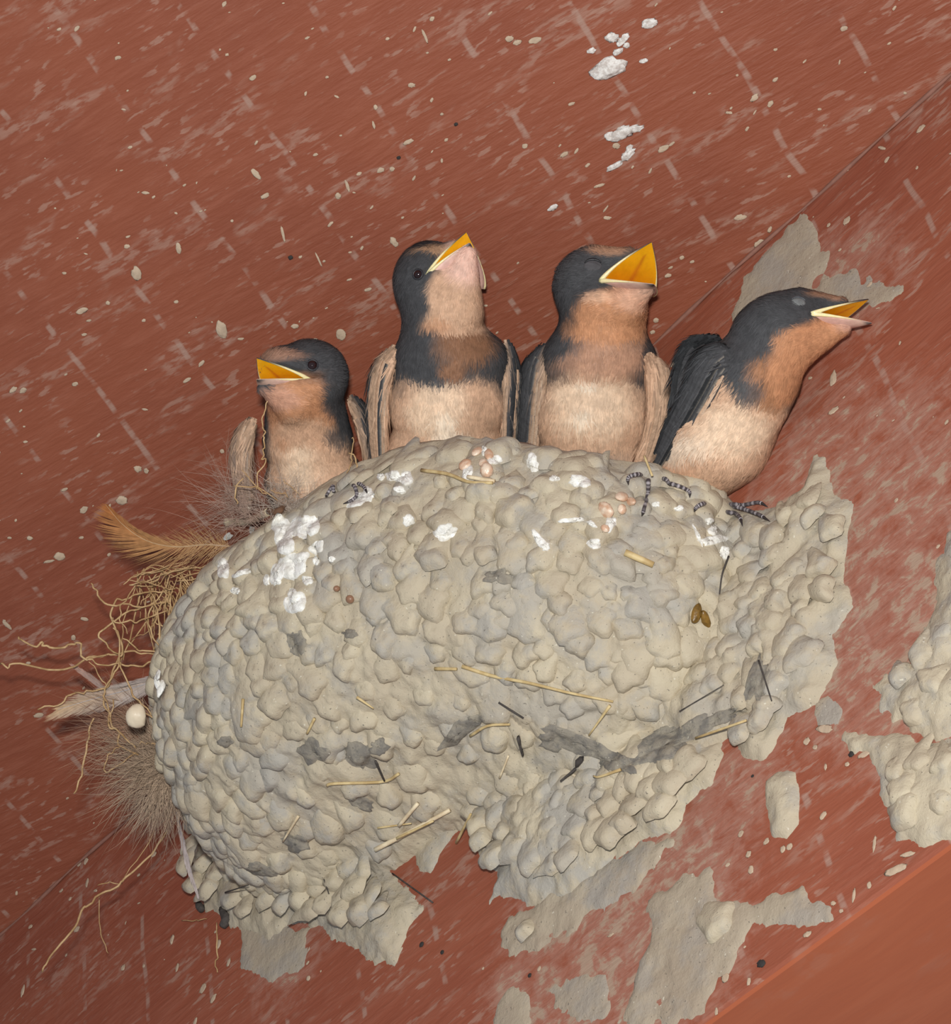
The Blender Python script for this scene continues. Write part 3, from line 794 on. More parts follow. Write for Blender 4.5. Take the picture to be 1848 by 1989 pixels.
# ---- rootlets
def c5(*p): return [(x * 0.2706, 900 + y * 0.2706) for x, y in p]
def c6(*p): return [(x * 0.2865, 1350 + y * 0.2865) for x, y in p]
def c1(*p): return [(420 + x * 0.2011, 620 + y * 0.2011) for x, y in p]
ROOTS = [
    (c5((-60, 1440), (0, 1435), (40, 1455), (150, 1445), (330, 1470), (530, 1460), (640, 1400), (760, 1380), (860, 1360), (1000, 1355), (1130, 1360), (1250, 1350)), .790, 2.2),
    (c5((130, 1245), (170, 1280), (250, 1305), (290, 1295), (320, 1315), (420, 1320), (520, 1295), (580, 1300), (590, 1380), (640, 1400), (760, 1380)), .788, 2.4),
    (c5((260, 1770), (430, 1730), (500, 1660), (560, 1640), (650, 1640), (760, 1600), (820, 1480), (870, 1380), (880, 1290), (830, 1180), (800, 1100), (830, 1010), (900, 960), (1000, 930), (1100, 920), (1250, 900)), .786, 2.4),
    (c5((660, 850), (690, 900), (700, 940), (760, 1000), (900, 1015), (1000, 1030), (1200, 1000)), .784, 2.0),
    (c5((870, 1370), (800, 1340), (720, 1250), (760, 1190), (900, 1080), (1000, 1040), (1150, 980)), .787, 2.2),
    (c5((640, 1410), (700, 1440), (860, 1450), (1000, 1460), (1080, 1430), (1250, 1420)), .786, 2.0),
    (c5((820, 1180), (870, 1270), (850, 1460), (800, 1560), (740, 1640), (740, 1720), (790, 1800), (780, 1860)), .784, 2.0),
    (c5((1110, 1000), (1130, 1150), (1150, 1330), (1200, 1480), (1220, 1520)), .780, 2.0),
    (c5((850, 1400), (870, 1480), (930, 1600), (960, 1670), (1050, 1750), (1090, 1820)), .784, 2.0),
    (c5((880, 1260), (960, 1310), (1010, 1350), (1150, 1370), (1280, 1380)), .785, 1.8),
    (c5((800, 1110), (850, 1140), (930, 1140), (1010, 1120), (1200, 1060)), .783, 1.8),
    (c5((650, 1420), (740, 1560), (770, 1590)), .786, 1.4),
    (c6((650, 150), (600, 270), (590, 400), (550, 550), (505, 670)), .785, 2.2),
    (c6((700, 0), (745, 150), (730, 200), (800, 260), (820, 350), (930, 400)), .784, 2.2),
    (c6((775, 30), (765, 200), (850, 290), (930, 360)), .783, 1.8),
    (c6((1170, 850), (1100, 980), (980, 1110), (850, 1240), (810, 1280), (700, 1350), (600, 1420), (560, 1460), (510, 1570), (430, 1680), (340, 1780), (285, 1890)), .812, 2.4),
    (c6((1470, 1540), (1475, 1700), (1465, 1800), (1465, 1890)), .842, 1.5),
    (c6((1240, 1525), (1330, 1530), (1395, 1520)), .838, 1.2),
    (c6((680, 1370), (680, 1600), (740, 1740)), .83, 1.2),
    (c6((930, 400), (800, 470), (720, 525), (710, 480), (740, 400), (820, 350)), .783, 1.6),
    (c6((950, 330), (1000, 320), (1080, 330)), .785, 1.6),
    (c6((900, 0), (1010, 130), (1150, 250), (1230, 320), (1300, 400), (1340, 440), (1350, 520), (1440, 570), (1480, 610)), .778, 2.0),
    (c6((1050, 920), (960, 1060), (820, 1280)), .815, 1.0),
    (c6((820, 1280), (740, 1270), (670, 1300)), .822, 1.2),
    (c1((490, 780), (455, 880), (440, 1020), (465, 1080), (450, 1140), (465, 1230), (450, 1340), (465, 1370), (400, 1530), (400, 1660)), .741, 1.5),
    (c1((1310, 1130), (1330, 1200), (1310, 1330), (1270, 1450), (1300, 1570)), .742, 1.2),
    (c1((1290, 1290), (1350, 1350), (1355, 1450), (1360, 1570)), .741, 1.6),
    (c1((245, 1465), (390, 1610), (590, 1750)), .742, 1.2),
    (c1((185, 1600), (390, 1640), (500, 1700)), .743, 1.5),
    (c1((260, 1540), (190, 1605), (180, 1700), (205, 1790)), .744, 1.6),
    (c1((540, 1650), (700, 1710)), .742, 1.2),
    (c1((640, 1540), (790, 1670)), .742, 0.8),
]
for pts, D, r in ROOTS: free(pts, D, r, M_ROOT, 'rootlet', k=5, wig=0.0007)
for k in range(46):                                                 # the tangle under the brown feather
    x0 = random.uniform(268, 372); y0 = random.uniform(1098, 1150)
    x1 = x0 + random.uniform(-45, 30); y1 = y0 + random.uniform(70, 190)
    x1 = max(x1, 232)
    xm = (x0 + x1) / 2 + random.uniform(-32, 32); ym = (y0 + y1) / 2 + random.uniform(-30, 30)
    free([(x0, y0), ((x0 + xm) / 2 + random.uniform(-12, 12), (y0 + ym) / 2), (xm, ym), (x1, y1)], random.uniform(.783, .797), random.uniform(1.0, 1.9), M_ROOT, 'rootlet', k=5, wig=0.0009)
for k in range(16):
    x0 = random.uniform(240, 350); y0 = random.uniform(1110, 1140)
    free([(x0, y0), (x0 + random.uniform(20, 50), y0 - random.uniform(-5, 25)), (x0 + random.uniform(60, 100), y0 - random.uniform(-10, 30))], random.uniform(.778, .786), 1.3, M_ROOT, 'rootlet', k=5, wig=0.0006)

# ------------------------------------------------------------------ loose feathers
def thing(name, label, cat, loc, group=None):
    o = bpy.data.objects.new(name, None); COL.objects.link(o); o.location = loc; o.empty_display_size = 0.01
    o['label'] = label; o['category'] = cat
    if group: o['group'] = group
    return o
def free_pts(pts, D):
    return np.array([pt(q[0], q[1], min(D + (q[2] if len(q) > 2 else 0), depth(ceilp(q[0], q[1])) - 0.003, depth(wallp(q[0], q[1])) - 0.003)) for q in pts])
def barbs(jn, base, tipd, n_, lens, wid, colr, droop=0.3, spread=0.35, curl=0.0):
    pass
def strand(jn, P, dirv, side, L, w, col, curve, seg=3):
    """flat tapering barb"""
    V = []; p = np.array(P); d = np.array(dirv)
    for i in range(seg + 1):
        f = i / seg
        ww = w * (1 - f) ** 0.7
        V.append(p - side * ww * 0.5); V.append(p + side * ww * 0.5)
        d = unit(d + curve / seg); p = p + d * L / seg
    Fc = [(2 * i, 2 * i + 1, 2 * i + 3, 2 * i + 2) for i in range(seg)]
    jn.add(V, Fc, col)
def feather(name, label, shaft, D, wl, wr, col_base, col_tip, bcount=150, ang=0.6, fluff=0.25, shaft_r=2.0, cup=0.25, seed=0):
    """shaft from quill to tip in pixels; wl / wr = half widths (px) of the left and right vane along the shaft"""
    r = np.random.default_rng(seed)
    W_ = free_pts(shaft, D); s = D / FPX
    org = W_[0]
    root = thing(name, label, 'feather', org)
    C = spline(W_, 60)
    T = np.gradient(C, axis=0); T /= np.linalg.norm(T, axis=1)[:, None]
    V, Fc = tube(C, np.linspace(shaft_r, 0.5, 60) * s, 6)
    obj('shaft', V, Fc, M_BARB, root, org, cols=np.tile(np.asarray(col_base) * 0.9 + 0.06, (len(V), 1)))
    for side, wf in ((-1, wl), (1, wr)):
        jn = Join()
        for k in range(bcount):
            u = 0.04 + 0.96 * (k + r.uniform(-.4, .4)) / bcount; u = min(max(u, 0.02), 0.995)
            i = min(int(u * 59), 58); f = u * 59 - i
            P = C[i] * (1 - f) + C[i + 1] * f; t = T[i]
            sd = unit(np.cross(AW, t)) * side
            w = np.interp(u, np.linspace(0, 1, len(wf)), wf) * s
            soft = max(0.0, 1 - u / fluff) if fluff > 0 else 0.0
            a = ang + soft * r.uniform(0.2, 1.0) + 0.06 * r.normal()
            d = unit(t * math.cos(a) + sd * math.sin(a) - AW * (cup * (1 - soft) * 0.5 + soft * r.uniform(-.5, .7)))
            L = w / max(0.25, math.sin(a)) * (1 + soft * r.uniform(-.3, .6)) * r.uniform(.93, 1.07)
            c = np.asarray(col_base) * (1 - u) + np.asarray(col_tip) * u
            c = c * r.uniform(.86, 1.14)
            wd = (2.6 if soft < 0.05 else 1.1) * s * (bcount and 1.0) * (len(C) and 1.0)
            wd = max(wd, np.linalg.norm(W_[-1] - W_[0]) / bcount * (1.5 if soft < .05 else 0.8))
            strand(jn, P + 0.2 * s * -AW, d, unit(t - d * (t @ d)), L, wd, c, (0.35 * t + soft * 0.6 * r.normal(size=3)) * 1.0, 4)
        obj('vane', jn.V, jn.F, M_BARB, root, org, cols=np.array(jn.C))
    return root
feather('brown_feather', 'curved orange-brown feather sticking out of the nest rim at the left', [(455, 1062, .002), (400, 1058), (340, 1062), (285, 1050, -.004), (240, 1020, -.004), (205, 980, -.002)], 0.778,
        [40, 50, 46, 42, 36, 24, 3], [36, 40, 32, 28, 20, 10, 2], lin(176, 142, 100), lin(150, 92, 48), 190, 0.5, 0.45, 2.0, 0.5, 1)
feather('grey_feather', 'broad grey and beige feather lying across rootlets at the nest side', [(352, 1298, .006), (300, 1322), (240, 1342), (180, 1358), (112, 1378)], 0.789,
        [16, 26, 30, 28, 24, 8], [14, 24, 26, 22, 12, 4], lin(168, 160, 158), lin(176, 146, 112), 150, 0.35, 0.1, 2.2, 0.1, 2)
feather('small_grey_feather', 'narrow grey feather crossing behind the long rootlets', [(212, 1345), (180, 1320), (140, 1292)], 0.795,
        [7, 8, 6, 2], [7, 8, 6, 2], lin(150, 130, 122), lin(160, 120, 104), 60, 0.3, 0.1, 1.4, 0.1, 3)
feather('thin_white_feather', 'thin whitish feather hanging below the nest at lower left', [(343, 1575), (352, 1620), (366, 1680), (386, 1745)], 0.815,
        [2, 5, 6, 5, 1], [2, 6, 8, 6, 1], lin(168, 156, 154), lin(172, 160, 156), 46, 0.16, 0.0, 1.6, 0.1, 4)
def tuft(name, label, base, D, n_, dirs, L0, L1, col, seed, w=0.8, dz=0.5, curl=0.5, spread=10):
    """down feather: many fine barbs fanned from a few points"""
    r = np.random.default_rng(seed); s = D / FPX
    org = pt(base[0], base[1], D)
    root = thing(name, label, 'feather', org)
    jn = Join()
    for k in range(n_):
        a = math.radians(r.uniform(*dirs)); dd = r.normal(0, dz)
        d = unit(AR * math.cos(a) + AU * math.sin(a) - AW * abs(dd) * 0.6)
        P = org + s * (AR * r.normal(0, spread) + AU * r.normal(0, spread) - AW * r.uniform(0, 12))
        L = r.uniform(L0, L1) * s
        c = np.asarray(col) * r.uniform(.7, 1.25)
        strand(jn, P, d, unit(np.cross(d, AW)), L, w * s * r.uniform(.8, 2.2), c, curl * r.normal(size=3), 5)
    obj('barbs', jn.V, jn.F, M_BARB, root, org, cols=np.array(jn.C), kind='stuff')
    V, Fc = tube([org, org + s * (AR * 6 - AU * 4)], 2.2 * s, 6)
    obj('shaft', V, Fc, M_BARB, root, org, cols=np.tile(lin(214, 204, 186), (len(V), 1)))
    return root
DWN = lin(164, 142, 120)
tuft('down_feather', 'large fluffy grey-brown down feather bulging below the pale pebble', (322, 1485), 0.790, 900, (100, 285), 70, 190, DWN, 11, 0.7, 0.6, 0.7, 22)
tuft('down_feather', 'wispy brown down feather spreading left beside the pale pebble', (290, 1410), 0.792, 340, (140, 220), 60, 210, lin(150, 116, 94), 12, 0.6, 0.4, 0.5, 14)
tuft('down_feather', 'grey down feather fringe hanging at the lower left of the nest', (330, 1540), 0.800, 260, (200, 275), 40, 120, lin(136, 116, 102), 13, 0.8, 0.4, 0.5, 20)
tuft('down_feather', 'dusky down feather on the rim below the smallest chick, left end', (480, 985), 0.757, 330, (90, 215), 40, 150, lin(150, 126, 112), 14, 0.4, 0.5, 0.6, 26)
tuft('down_feather', 'soft grey down feather on the rim in front of the smallest chick', (560, 985), 0.750, 260, (10, 175), 25, 95, lin(156, 142, 130), 15, 0.4, 0.5, 0.6, 26)

# ------------------------------------------------------------------ chicks
def surface_nets(Fd, lo, h):
    nx, ny, nz = Fd.shape
    ins = Fd < 0
    corners = [(a, b, c) for a in (0, 1) for b in (0, 1) for c in (0, 1)]
    cnt = sum(ins[a:nx - 1 + a, b:ny - 1 + b, c:nz - 1 + c].astype(np.int8) for a, b, c in corners)
    act = (cnt > 0) & (cnt < 8)
    I = np.argwhere(act)
    idx = -np.ones(act.shape, int); idx[act] = np.arange(len(I))
    acc = np.zeros((len(I), 3)); num = np.zeros(len(I))
    edges = []
    for a in corners:
        for ax in range(3):
            if a[ax] == 0:
                b = list(a); b[ax] = 1; edges.append((a, tuple(b)))
    for a, b in edges:
        va = Fd[I[:, 0] + a[0], I[:, 1] + a[1], I[:, 2] + a[2]]; vb = Fd[I[:, 0] + b[0], I[:, 1] + b[1], I[:, 2] + b[2]]
        m = (va < 0) != (vb < 0)
        t = np.where(m, va / np.where(m, va - vb, 1), 0)
        p = np.array(a) + t[:, None] * (np.array(b) - np.array(a))
        acc[m] += p[m]; num[m] += 1
    V = lo + h * (I + acc / num[:, None])
    Fc = []
    for ax in range(3):
        sl = [slice(1, -1)] * 3; sl[ax] = slice(0, -1)
        s2 = list(sl); s2[ax] = slice(1, None)
        A = ins[tuple(sl)]; B = ins[tuple(s2)]
        E = np.argwhere(A != B)
        off = np.array([1, 1, 1]); off[ax] = 0
        E = E + off
        u, v = [(1, 2), (2, 0), (0, 1)][ax]
        du = np.zeros(3, int); du[u] = 1; dv = np.zeros(3, int); dv[v] = 1
        q = [E - du - dv, E - dv, E, E - du]
        ids = [idx[x[:, 0], x[:, 1], x[:, 2]] for x in q]
        flip = ~ins[E[:, 0], E[:, 1], E[:, 2]]
        Q = np.stack(ids, 1)
        Q[flip] = Q[flip][:, ::-1]
        Q = Q[(Q >= 0).all(1)]
        Fc.append(Q)
    return V, np.concatenate(Fc)
def sd_ell(p, c, r, R=None):
    q = p - c
    if R is not None: q = q @ R.T
    r = np.asarray(r, float)
    k0 = np.linalg.norm(q / r, axis=1); k1 = np.linalg.norm(q / (r * r), axis=1) + 1e-9
    return k0 * (k0 - 1) / k1
def sd_cone(p, a, b, ra, rb):
    ba = b - a; t = np.clip(((p - a) @ ba) / (ba @ ba), 0, 1)
    return np.linalg.norm(p - a - t[:, None] * ba, axis=1) - (ra + (rb - ra) * t)
def smin(a, b, k):
    h = np.clip(0.5 + 0.5 * (b - a) / k, 0, 1)
    return b + (a - b) * h - k * h * (1 - h)

DARK = lin(68, 68, 70); DARKER = lin(48, 49, 51); BUFF = lin(201, 163, 134); PALE = lin(218, 190, 162); RUST = lin(182, 130, 95); CREAM = lin(236, 220, 198)
GREYB = lin(150, 128, 112); PINK = lin(214, 172, 158); TANW = lin(188, 156, 130)

class Chick:
    def __init__(s, label, base, D0):
        s.D0 = D0; s.s = D0 / FPX
        s.base = pt(base[0], base[1], D0)
        s.org = s.base
        s.root = thing('swallow_chick', label, 'bird', s.base, 'barn swallow chicks begging in the nest')
        s.ex, s.ey, s.ez = AR, AU, -AW
        s.prims = []; s.paint = []
    def L(s, q):
        """pixel x, y and height toward the viewer (px) -> local px coordinates of the chick"""
        z = q[2] if len(q) > 2 else 0
        P = pt(q[0], q[1], s.D0 - z * s.s) - s.base
        return np.array([P @ s.ex, P @ s.ey, P @ s.ez]) / s.s
    def W(s, l):
        l = np.asarray(l, float)
        return s.base + s.s * (l[..., :1] * s.ex + l[..., 1:2] * s.ey + l[..., 2:] * s.ez)
    def part(s, name, Ll, Fc, mat, cols=None, parent=None, smooth=True, **kw):
        return obj(name, s.W(np.asarray(Ll)), Fc, mat, parent or s.root, s.org, cols, smooth, **kw)
    def ell(s, c, r, k=14, rot=0):
        R = None
        if rot:
            a = math.radians(rot); R = np.array([[math.cos(a), math.sin(a), 0], [-math.sin(a), math.cos(a), 0], [0, 0, 1]])
        s.prims.append(('e', s.L(c), r, R, k))
    def cone(s, a, b, ra, rb, k=14): s.prims.append(('c', s.L(a), s.L(b), (ra, rb), k))
    def mouth(s, N_, F_, TU, TL):
        s.N, s.F, s.TU, s.TL = [s.L(q) for q in (N_, F_, TU, TL)]
        s.M = (s.N + s.F) / 2
        lat = s.F - s.N
        up = np.cross(lat, s.TU - s.M); dn = np.cross(lat, s.TL - s.M)
        if up @ (s.TU - s.TL) < 0: up = -up
        if dn @ (s.TL - s.TU) < 0: dn = -dn
        s.nu, s.nd = unit(up), unit(dn)
    def field(s, p):
        d = None
        for pr in s.prims:
            if pr[0] == 'e': q = sd_ell(p, pr[1], pr[2], pr[3])
            else: q = sd_cone(p, pr[1], pr[2], *pr[3])
            d = q if d is None else smin(d, q, pr[4])
        w = np.maximum((p - s.M) @ s.nu, (p - s.M) @ s.nd) - 1.0
        return np.maximum(d, -w)
    def color(s, p, n=None):
        c = np.tile(s.basecol, (len(p), 1))
        wob = 0.16 * fbm(p * 0.045, 3, 77)
        for (q, r, col, soft, *opt) in s.paint:
            k = np.linalg.norm((p - s.L(q)) / np.asarray(r, float), axis=1) + wob
            w = sstep(1 + soft, 1 - soft, k) * (opt[0] if opt else 1.0)
            c = c * (1 - w[:, None]) + np.asarray(col) * w[:, None]
        return c
    def build_body(s, h=3.4):
        los = []; his = []
        for pr in s.prims:
            if pr[0] == 'e':
                rr = np.max(pr[2]) if pr[3] is not None else np.asarray(pr[2]); los.append(pr[1] - rr); his.append(pr[1] + rr)
            else:
                los += [pr[1] - pr[3][0], pr[2] - pr[3][1]]; his += [pr[1] + pr[3][0], pr[2] + pr[3][1]]
        lo = np.min(los, 0) - 16; hi = np.max(his, 0) + 16
        n = ((hi - lo) / h).astype(int) + 2
        G = np.stack(np.meshgrid(*[lo[i] + h * np.arange(n[i]) for i in range(3)], indexing='ij'), -1)
        Fd = s.field(G.reshape(-1, 3)).reshape(n)
        V, Q = surface_nets(Fd, lo, h)
        # gradient normals
        e = 1.0
        g = np.stack([s.field(V + e * np.eye(3)[i]) - s.field(V - e * np.eye(3)[i]) for i in range(3)], 1)
        nn = g / (np.linalg.norm(g, axis=1)[:, None] + 1e-9)
        V2 = V + nn * (1.6 * fbm(V * 0.05, 3, 5))[:, None]
        cols = s.color(V)
        s.bodyV, s.bodyN, s.bodyQ = V2, nn, Q
        s.part('body', V2, Q.tolist(), M_PLUME, cols)
    def flow(s, p):
        sp = s.spine; best = np.full(len(p), 1e18); d = np.zeros((len(p), 3))
        for i in range(len(sp) - 1):
            a, b = sp[i], sp[i + 1]; e = b - a
            t = np.clip(((p - a) @ e) / (e @ e), 0, 1)
            q = np.linalg.norm(p - a - t[:, None] * e, axis=1)
            m = q < best; best[m] = q[m]; d[m] = unit(e)
        return d
    def plumage(s, count, seed):
        r = np.random.default_rng(seed)
        V, Q = s.bodyV, s.bodyQ
        A = np.linalg.norm(np.cross(V[Q[:, 1]] - V[Q[:, 0]], V[Q[:, 3]] - V[Q[:, 0]]), axis=1)
        f = r.choice(len(Q), count, p=A / A.sum())
        u = r.random((count, 2))
        P = (V[Q[f, 0]] * ((1 - u[:, :1]) * (1 - u[:, 1:])) + V[Q[f, 1]] * (u[:, :1] * (1 - u[:, 1:])) + V[Q[f, 2]] * (u[:, :1] * u[:, 1:]) + V[Q[f, 3]] * ((1 - u[:, :1]) * u[:, 1:]))
        nn = s.bodyN[Q[f, 0]]
        wd = np.maximum((P - s.M) @ s.nu, (P - s.M) @ s.nd)
        keep = wd > 5
        P, nn = P[keep], nn[keep]; m = len(P)
        fl = s.flow(P) + 0.22 * r.normal(size=(m, 3)) + 0.5 * np.stack([fbm(P * 0.02, 2, 90 + i) for i in range(3)], 1)
        t = fl - nn * (fl * nn).sum(1)[:, None]; t /= np.linalg.norm(t, axis=1)[:, None] + 1e-9
        side = np.cross(t, nn)
        dist = np.linalg.norm(P - s.M, axis=1)
        L = np.interp(dist, [10, 60, 150, 300], [7, 12, 20, 28]) * r.uniform(.7, 1.3, m)
        w = np.interp(dist, [10, 80, 300], [1.2, 1.7, 2.3]) * r.uniform(.7, 1.3, m)
        c = s.color(P) * r.uniform(.87, 1.15, m)[:, None]
        rows_ = []
        for k, (fr, wf, lf) in enumerate([(0, .8, -0.6), (.4, 1.0, 1.4), (.75, .7, 2.2), (1.0, .12, 2.2)]):
            q = P + t * (L * fr)[:, None] + nn * (lf * np.interp(L, [7, 30], [0.5, 1.3]))[:, None] - nn * (fr * fr * L * 0.10)[:, None]
            rows_.append(q - side * (w * wf * .5)[:, None]); rows_.append(q + side * (w * wf * .5)[:, None])
        VV = np.stack(rows_, 1).reshape(-1, 3)
        b = np.arange(m)[:, None] * 8
        FF = np.concatenate([b + np.array([[2 * k, 2 * k + 1, 2 * k + 3, 2 * k + 2]]) for k in range(3)])
        s.part('plumage', VV, FF.tolist(), M_BARB, np.repeat(c, 8, 0), kind='stuff')
    def bill(s, mouthcol=None, horn_u=None):
        YEL = lin(232, 168, 22); ORG = lin(196, 112, 10); FLG = lin(240, 226, 176)
        nu, nv = 14, 13
        for which, T, nrm, nm in (('u', s.TU, s.nu, 'upper_bill'), ('l', s.TL, s.nd, 'lower_bill')):
            U, Vv = np.meshgrid(np.linspace(0, 1, nu), np.linspace(0, 1, nv), indexing='ij')
            wdt = (1 - U ** 1.5 * 0.985)
            base = s.N + (s.F - s.N) * 0.5
            half = (s.F - s.N) * 0.5
            cl = base + (T - base) * U[..., None]
            P = cl + half * ((Vv * 2 - 1) * wdt)[..., None]
            arch = (1 - (2 * Vv - 1) ** 2)
            inner = P - nrm * ((2.2 - 1.2 * arch) * wdt)[..., None]
            Hh = 13 if which == 'u' else 9
            outer = P + nrm * (2.2 * wdt + 0.4 + arch * (Hh * wdt ** 0.7 + 1.0))[..., None]
            hook = 0
            tipc = DARKER * 1.1 if which == 'u' else lin(196, 164, 146)
            basec = lin(96, 84, 80) if which == 'u' else PINK
            f = sstep(0.35, 0.95, U)[..., None]
            oc = basec * (1 - f) + tipc * f
            f2 = sstep(0.80, 0.97, U)[..., None]
            oc = oc * (1 - f2) + DARKER * f2
            G = np.concatenate([outer.reshape(-1, 3), P.reshape(-1, 3) * 0 + (P + nrm * (1.0 * wdt)[..., None]).reshape(-1, 3)])
            Fo = grid_faces(nu, nv)
            s.part(nm, np.concatenate([outer.reshape(-1, 3), (inner + nrm * 1.0).reshape(-1, 3)]),
                   Fo + [tuple(i + nu * nv for i in q[::-1]) for q in Fo]
                   + [(i * nv, (i + 1) * nv, nu * nv + (i + 1) * nv, nu * nv + i * nv) for i in range(nu - 1)]
                   + [(i * nv + nv - 1, nu * nv + i * nv + nv - 1, nu * nv + (i + 1) * nv + nv - 1, (i + 1) * nv + nv - 1) for i in range(nu - 1)],
                   M_BILL, np.concatenate([oc.reshape(-1, 3), oc.reshape(-1, 3)]))
            dpt = (1 - U)
            mc = YEL * (1 - 0.75 * sstep(0.25, 1.0, dpt))[..., None] + ORG * (0.75 * sstep(0.25, 1.0, dpt))[..., None]
            rid = (np.exp(-((2 * Vv - 1) / 0.10) ** 2) * (U < 0.75))[..., None] * 0.6
            mc = mc * (1 - rid) + lin(180, 84, 30) * rid
            edge = sstep(0.80, 1.0, np.abs(2 * Vv - 1))[..., None]
            mc = mc * (1 - edge * 0.5) + YEL * edge * 0.5
            s.part('palate' if which == 'u' else 'mouth_floor', inner.reshape(-1, 3), Fo, M_MOUTH, mc.reshape(-1, 3))
            if which == 'l':                                             # tongue
                tu = np.linspace(0.12, 0.62, 10)
                C = [base + (T - base) * q - nrm * (1.0) + nrm * 4 for q in tu]
                V, Fc = tube(C, np.interp(tu, [.12, .2, .5, .62], [5, 8, 6, 1]), 8, True, 0.6)
                s.part('tongue', V, Fc, M_MOUTH, np.tile(lin(214, 140, 24), (len(V), 1)))
            for nm2, A in (('n', s.N), ('f', s.F)):
                uu = np.linspace(0, 1, 16)
                wd = 1 - uu ** 1.5 * 0.985
                hv = (s.N - base) if nm2 == 'n' else (s.F - base)
                C = np.array([base + (T - base) * q + hv * w * 1.01 for q, w in zip(uu, wd)])
                rad = np.interp(uu, [0, .12, .4, .8, 1], [5.4, 4.6, 2.6, 1.2, 0.6]) * (1.0 if nm2 == 'n' else 0.7)
                V, Fc = tube(C, rad, 7, True)
                fc = np.repeat(np.array([FLG * (1 - sstep(.45, .9, q)) + (DARK * 1.3 if which == 'u' else lin(190, 160, 146)) * sstep(.45, .9, q) for q in uu]), 7, 0)
                s.part('gape_flange', V, Fc, M_MOUTH, fc)
    def snap(s, xy, off=0.0):
        """point of the body surface under a pixel, local px"""
        o = s.L((xy[0], xy[1], 400)); e = s.L((xy[0], xy[1], -300))
        ts = np.linspace(0, 1, 500); pp = o + ts[:, None] * (e - o)
        f = s.field(pp); i = np.argmax(f < 0)
        p = pp[i]
        g = np.array([s.field((p + 1.5 * np.eye(3)[k])[None])[0] - s.field((p - 1.5 * np.eye(3)[k])[None])[0] for k in range(3)])
        n = unit(g)
        return p + n * off, n
    def eye(s, xy, r, kind='open'):
        p, n = s.snap(xy)
        a = unit(np.cross(n, [0, 0, 1]) if abs(n[2]) < .9 else np.cross(n, [0, 1, 0])); b = np.cross(n, a)
        if kind == 'open':
            S = SPH * r; V = p - n * r * 0.35 + S
            e = s.part('eye', V, SPHF, M_EYE)
            q = np.linspace(0, 2 * math.pi, 25)
            C = [p + n * r * 0.02 + (a * math.cos(x) + b * math.sin(x)) * r * 0.98 for x in q]
            V, Fc = tube(C, 2.2, 6, False)
            s.part('eyelid', V, Fc, M_BILL, np.tile(lin(40, 40, 44), (len(V), 1)))
        else:
            t = unit(s.L((xy[0] + 10, xy[1])) - s.L(xy)); t = unit(t - n * (t @ n)); u = np.cross(n, t)
            if u[1] < 0: u = -u
            V = p - n * r * 0.30 + SPH[:, :1] * t * r * 1.25 + SPH[:, 1:2] * u * r * 0.95 + SPH[:, 2:] * n * r * 0.62
            s.part('eyelid', V, SPHF, M_PLUME, np.tile(lin(84, 82, 84) if kind == 'closed' else lin(112, 114, 114), (len(V), 1)))
            q = np.linspace(math.radians(25), math.radians(155), 14)
            C = [p + t * math.cos(x) * r * 1.15 + u * (math.sin(x) * r * 0.85 - 1) + n * (r * 0.10) for x in q]
            V, Fc = tube(C, np.interp(np.linspace(0, 1, 14), [0, .5, 1], [1.0, 4.0, 1.0]), 6)
            s.part('eyelid_slit', V, Fc, M_BILL, np.tile(lin(26, 26, 30) if kind == 'closed' else lin(70, 72, 76), (len(V), 1)))
    def wing(s, pts, wax, hw, th, cols, nblade=6, blade_cols=None, spread=0.8, seed=0, blade_len=(0.45, 1.1)):
        """pts: shoulder..tip; wax: direction of the width; cols: (edge-, centre, edge+) colours across the width"""
        r = np.random.default_rng(seed)
        C = spline([s.L(q) for q in pts], 26)
        T = np.gradient(C, axis=0); T /= np.linalg.norm(T, axis=1)[:, None]
        wax = unit(wax); k = 20
        V = []; cc = []
        c0, c1, c2 = [np.asarray(c) for c in cols]
        for i in range(26):
            u = i / 25
            W_ = unit(wax - T[i] * (wax @ T[i])); Nn_ = np.cross(T[i], W_)
            if Nn_[2] < 0: Nn_ = -Nn_
            f = (math.sin(math.pi * min(u * 1.9, 1) / 2) ** 0.55) * (1 - 0.45 * u) * (1 if u < .93 else (1 - (u - .93) / .09))
            for j in range(k):
                q = 2 * math.pi * j / k
                x = math.cos(q)
                V.append(C[i] + W_ * hw * f * x + Nn_ * th * f * math.sin(q))
                cc.append(c0 * max(-x, 0) ** 1.2 + c2 * max(x, 0) ** 1.2 + c1 * (1 - abs(x) ** 1.2))
        V = np.array(V); cc = np.array(cc) * (1 + 0.12 * fbm(V * 0.06, 3, seed + 3))[:, None]
        V = V + 1.5 * np.stack([fbm(V * 0.05, 2, seed + i) for i in range(3)], 1)
        wng = s.part('wing', V, grid_faces(26, k, True) + [tuple(range(k))[::-1], tuple(25 * k + j for j in range(k))], M_PLUME, cc)
        cl = np.asarray(C); jn = Join()
        for q in range(420):
            u = r.uniform(0.0, 0.9); i0 = int(u * 25); ang = r.uniform(0, 2 * math.pi)
            W_ = unit(wax - T[i0] * (wax @ T[i0])); Nn_ = np.cross(T[i0], W_)
            if Nn_[2] < 0: Nn_ = -Nn_
            f = (math.sin(math.pi * min(u * 1.9, 1) / 2) ** 0.55) * (1 - 0.45 * u)
            x = math.cos(ang); nrm = unit(W_ * x / hw + Nn_ * math.sin(ang) / th)
            P0 = cl[i0] + W_ * hw * f * x + Nn_ * th * f * math.sin(ang) + nrm * 1.2
            d = unit(T[i0] + 0.10 * r.normal(size=3) + nrm * 0.10)
            cm = c0 * max(-x, 0) ** 1.2 + c2 * max(x, 0) ** 1.2 + c1 * (1 - abs(x) ** 1.2)
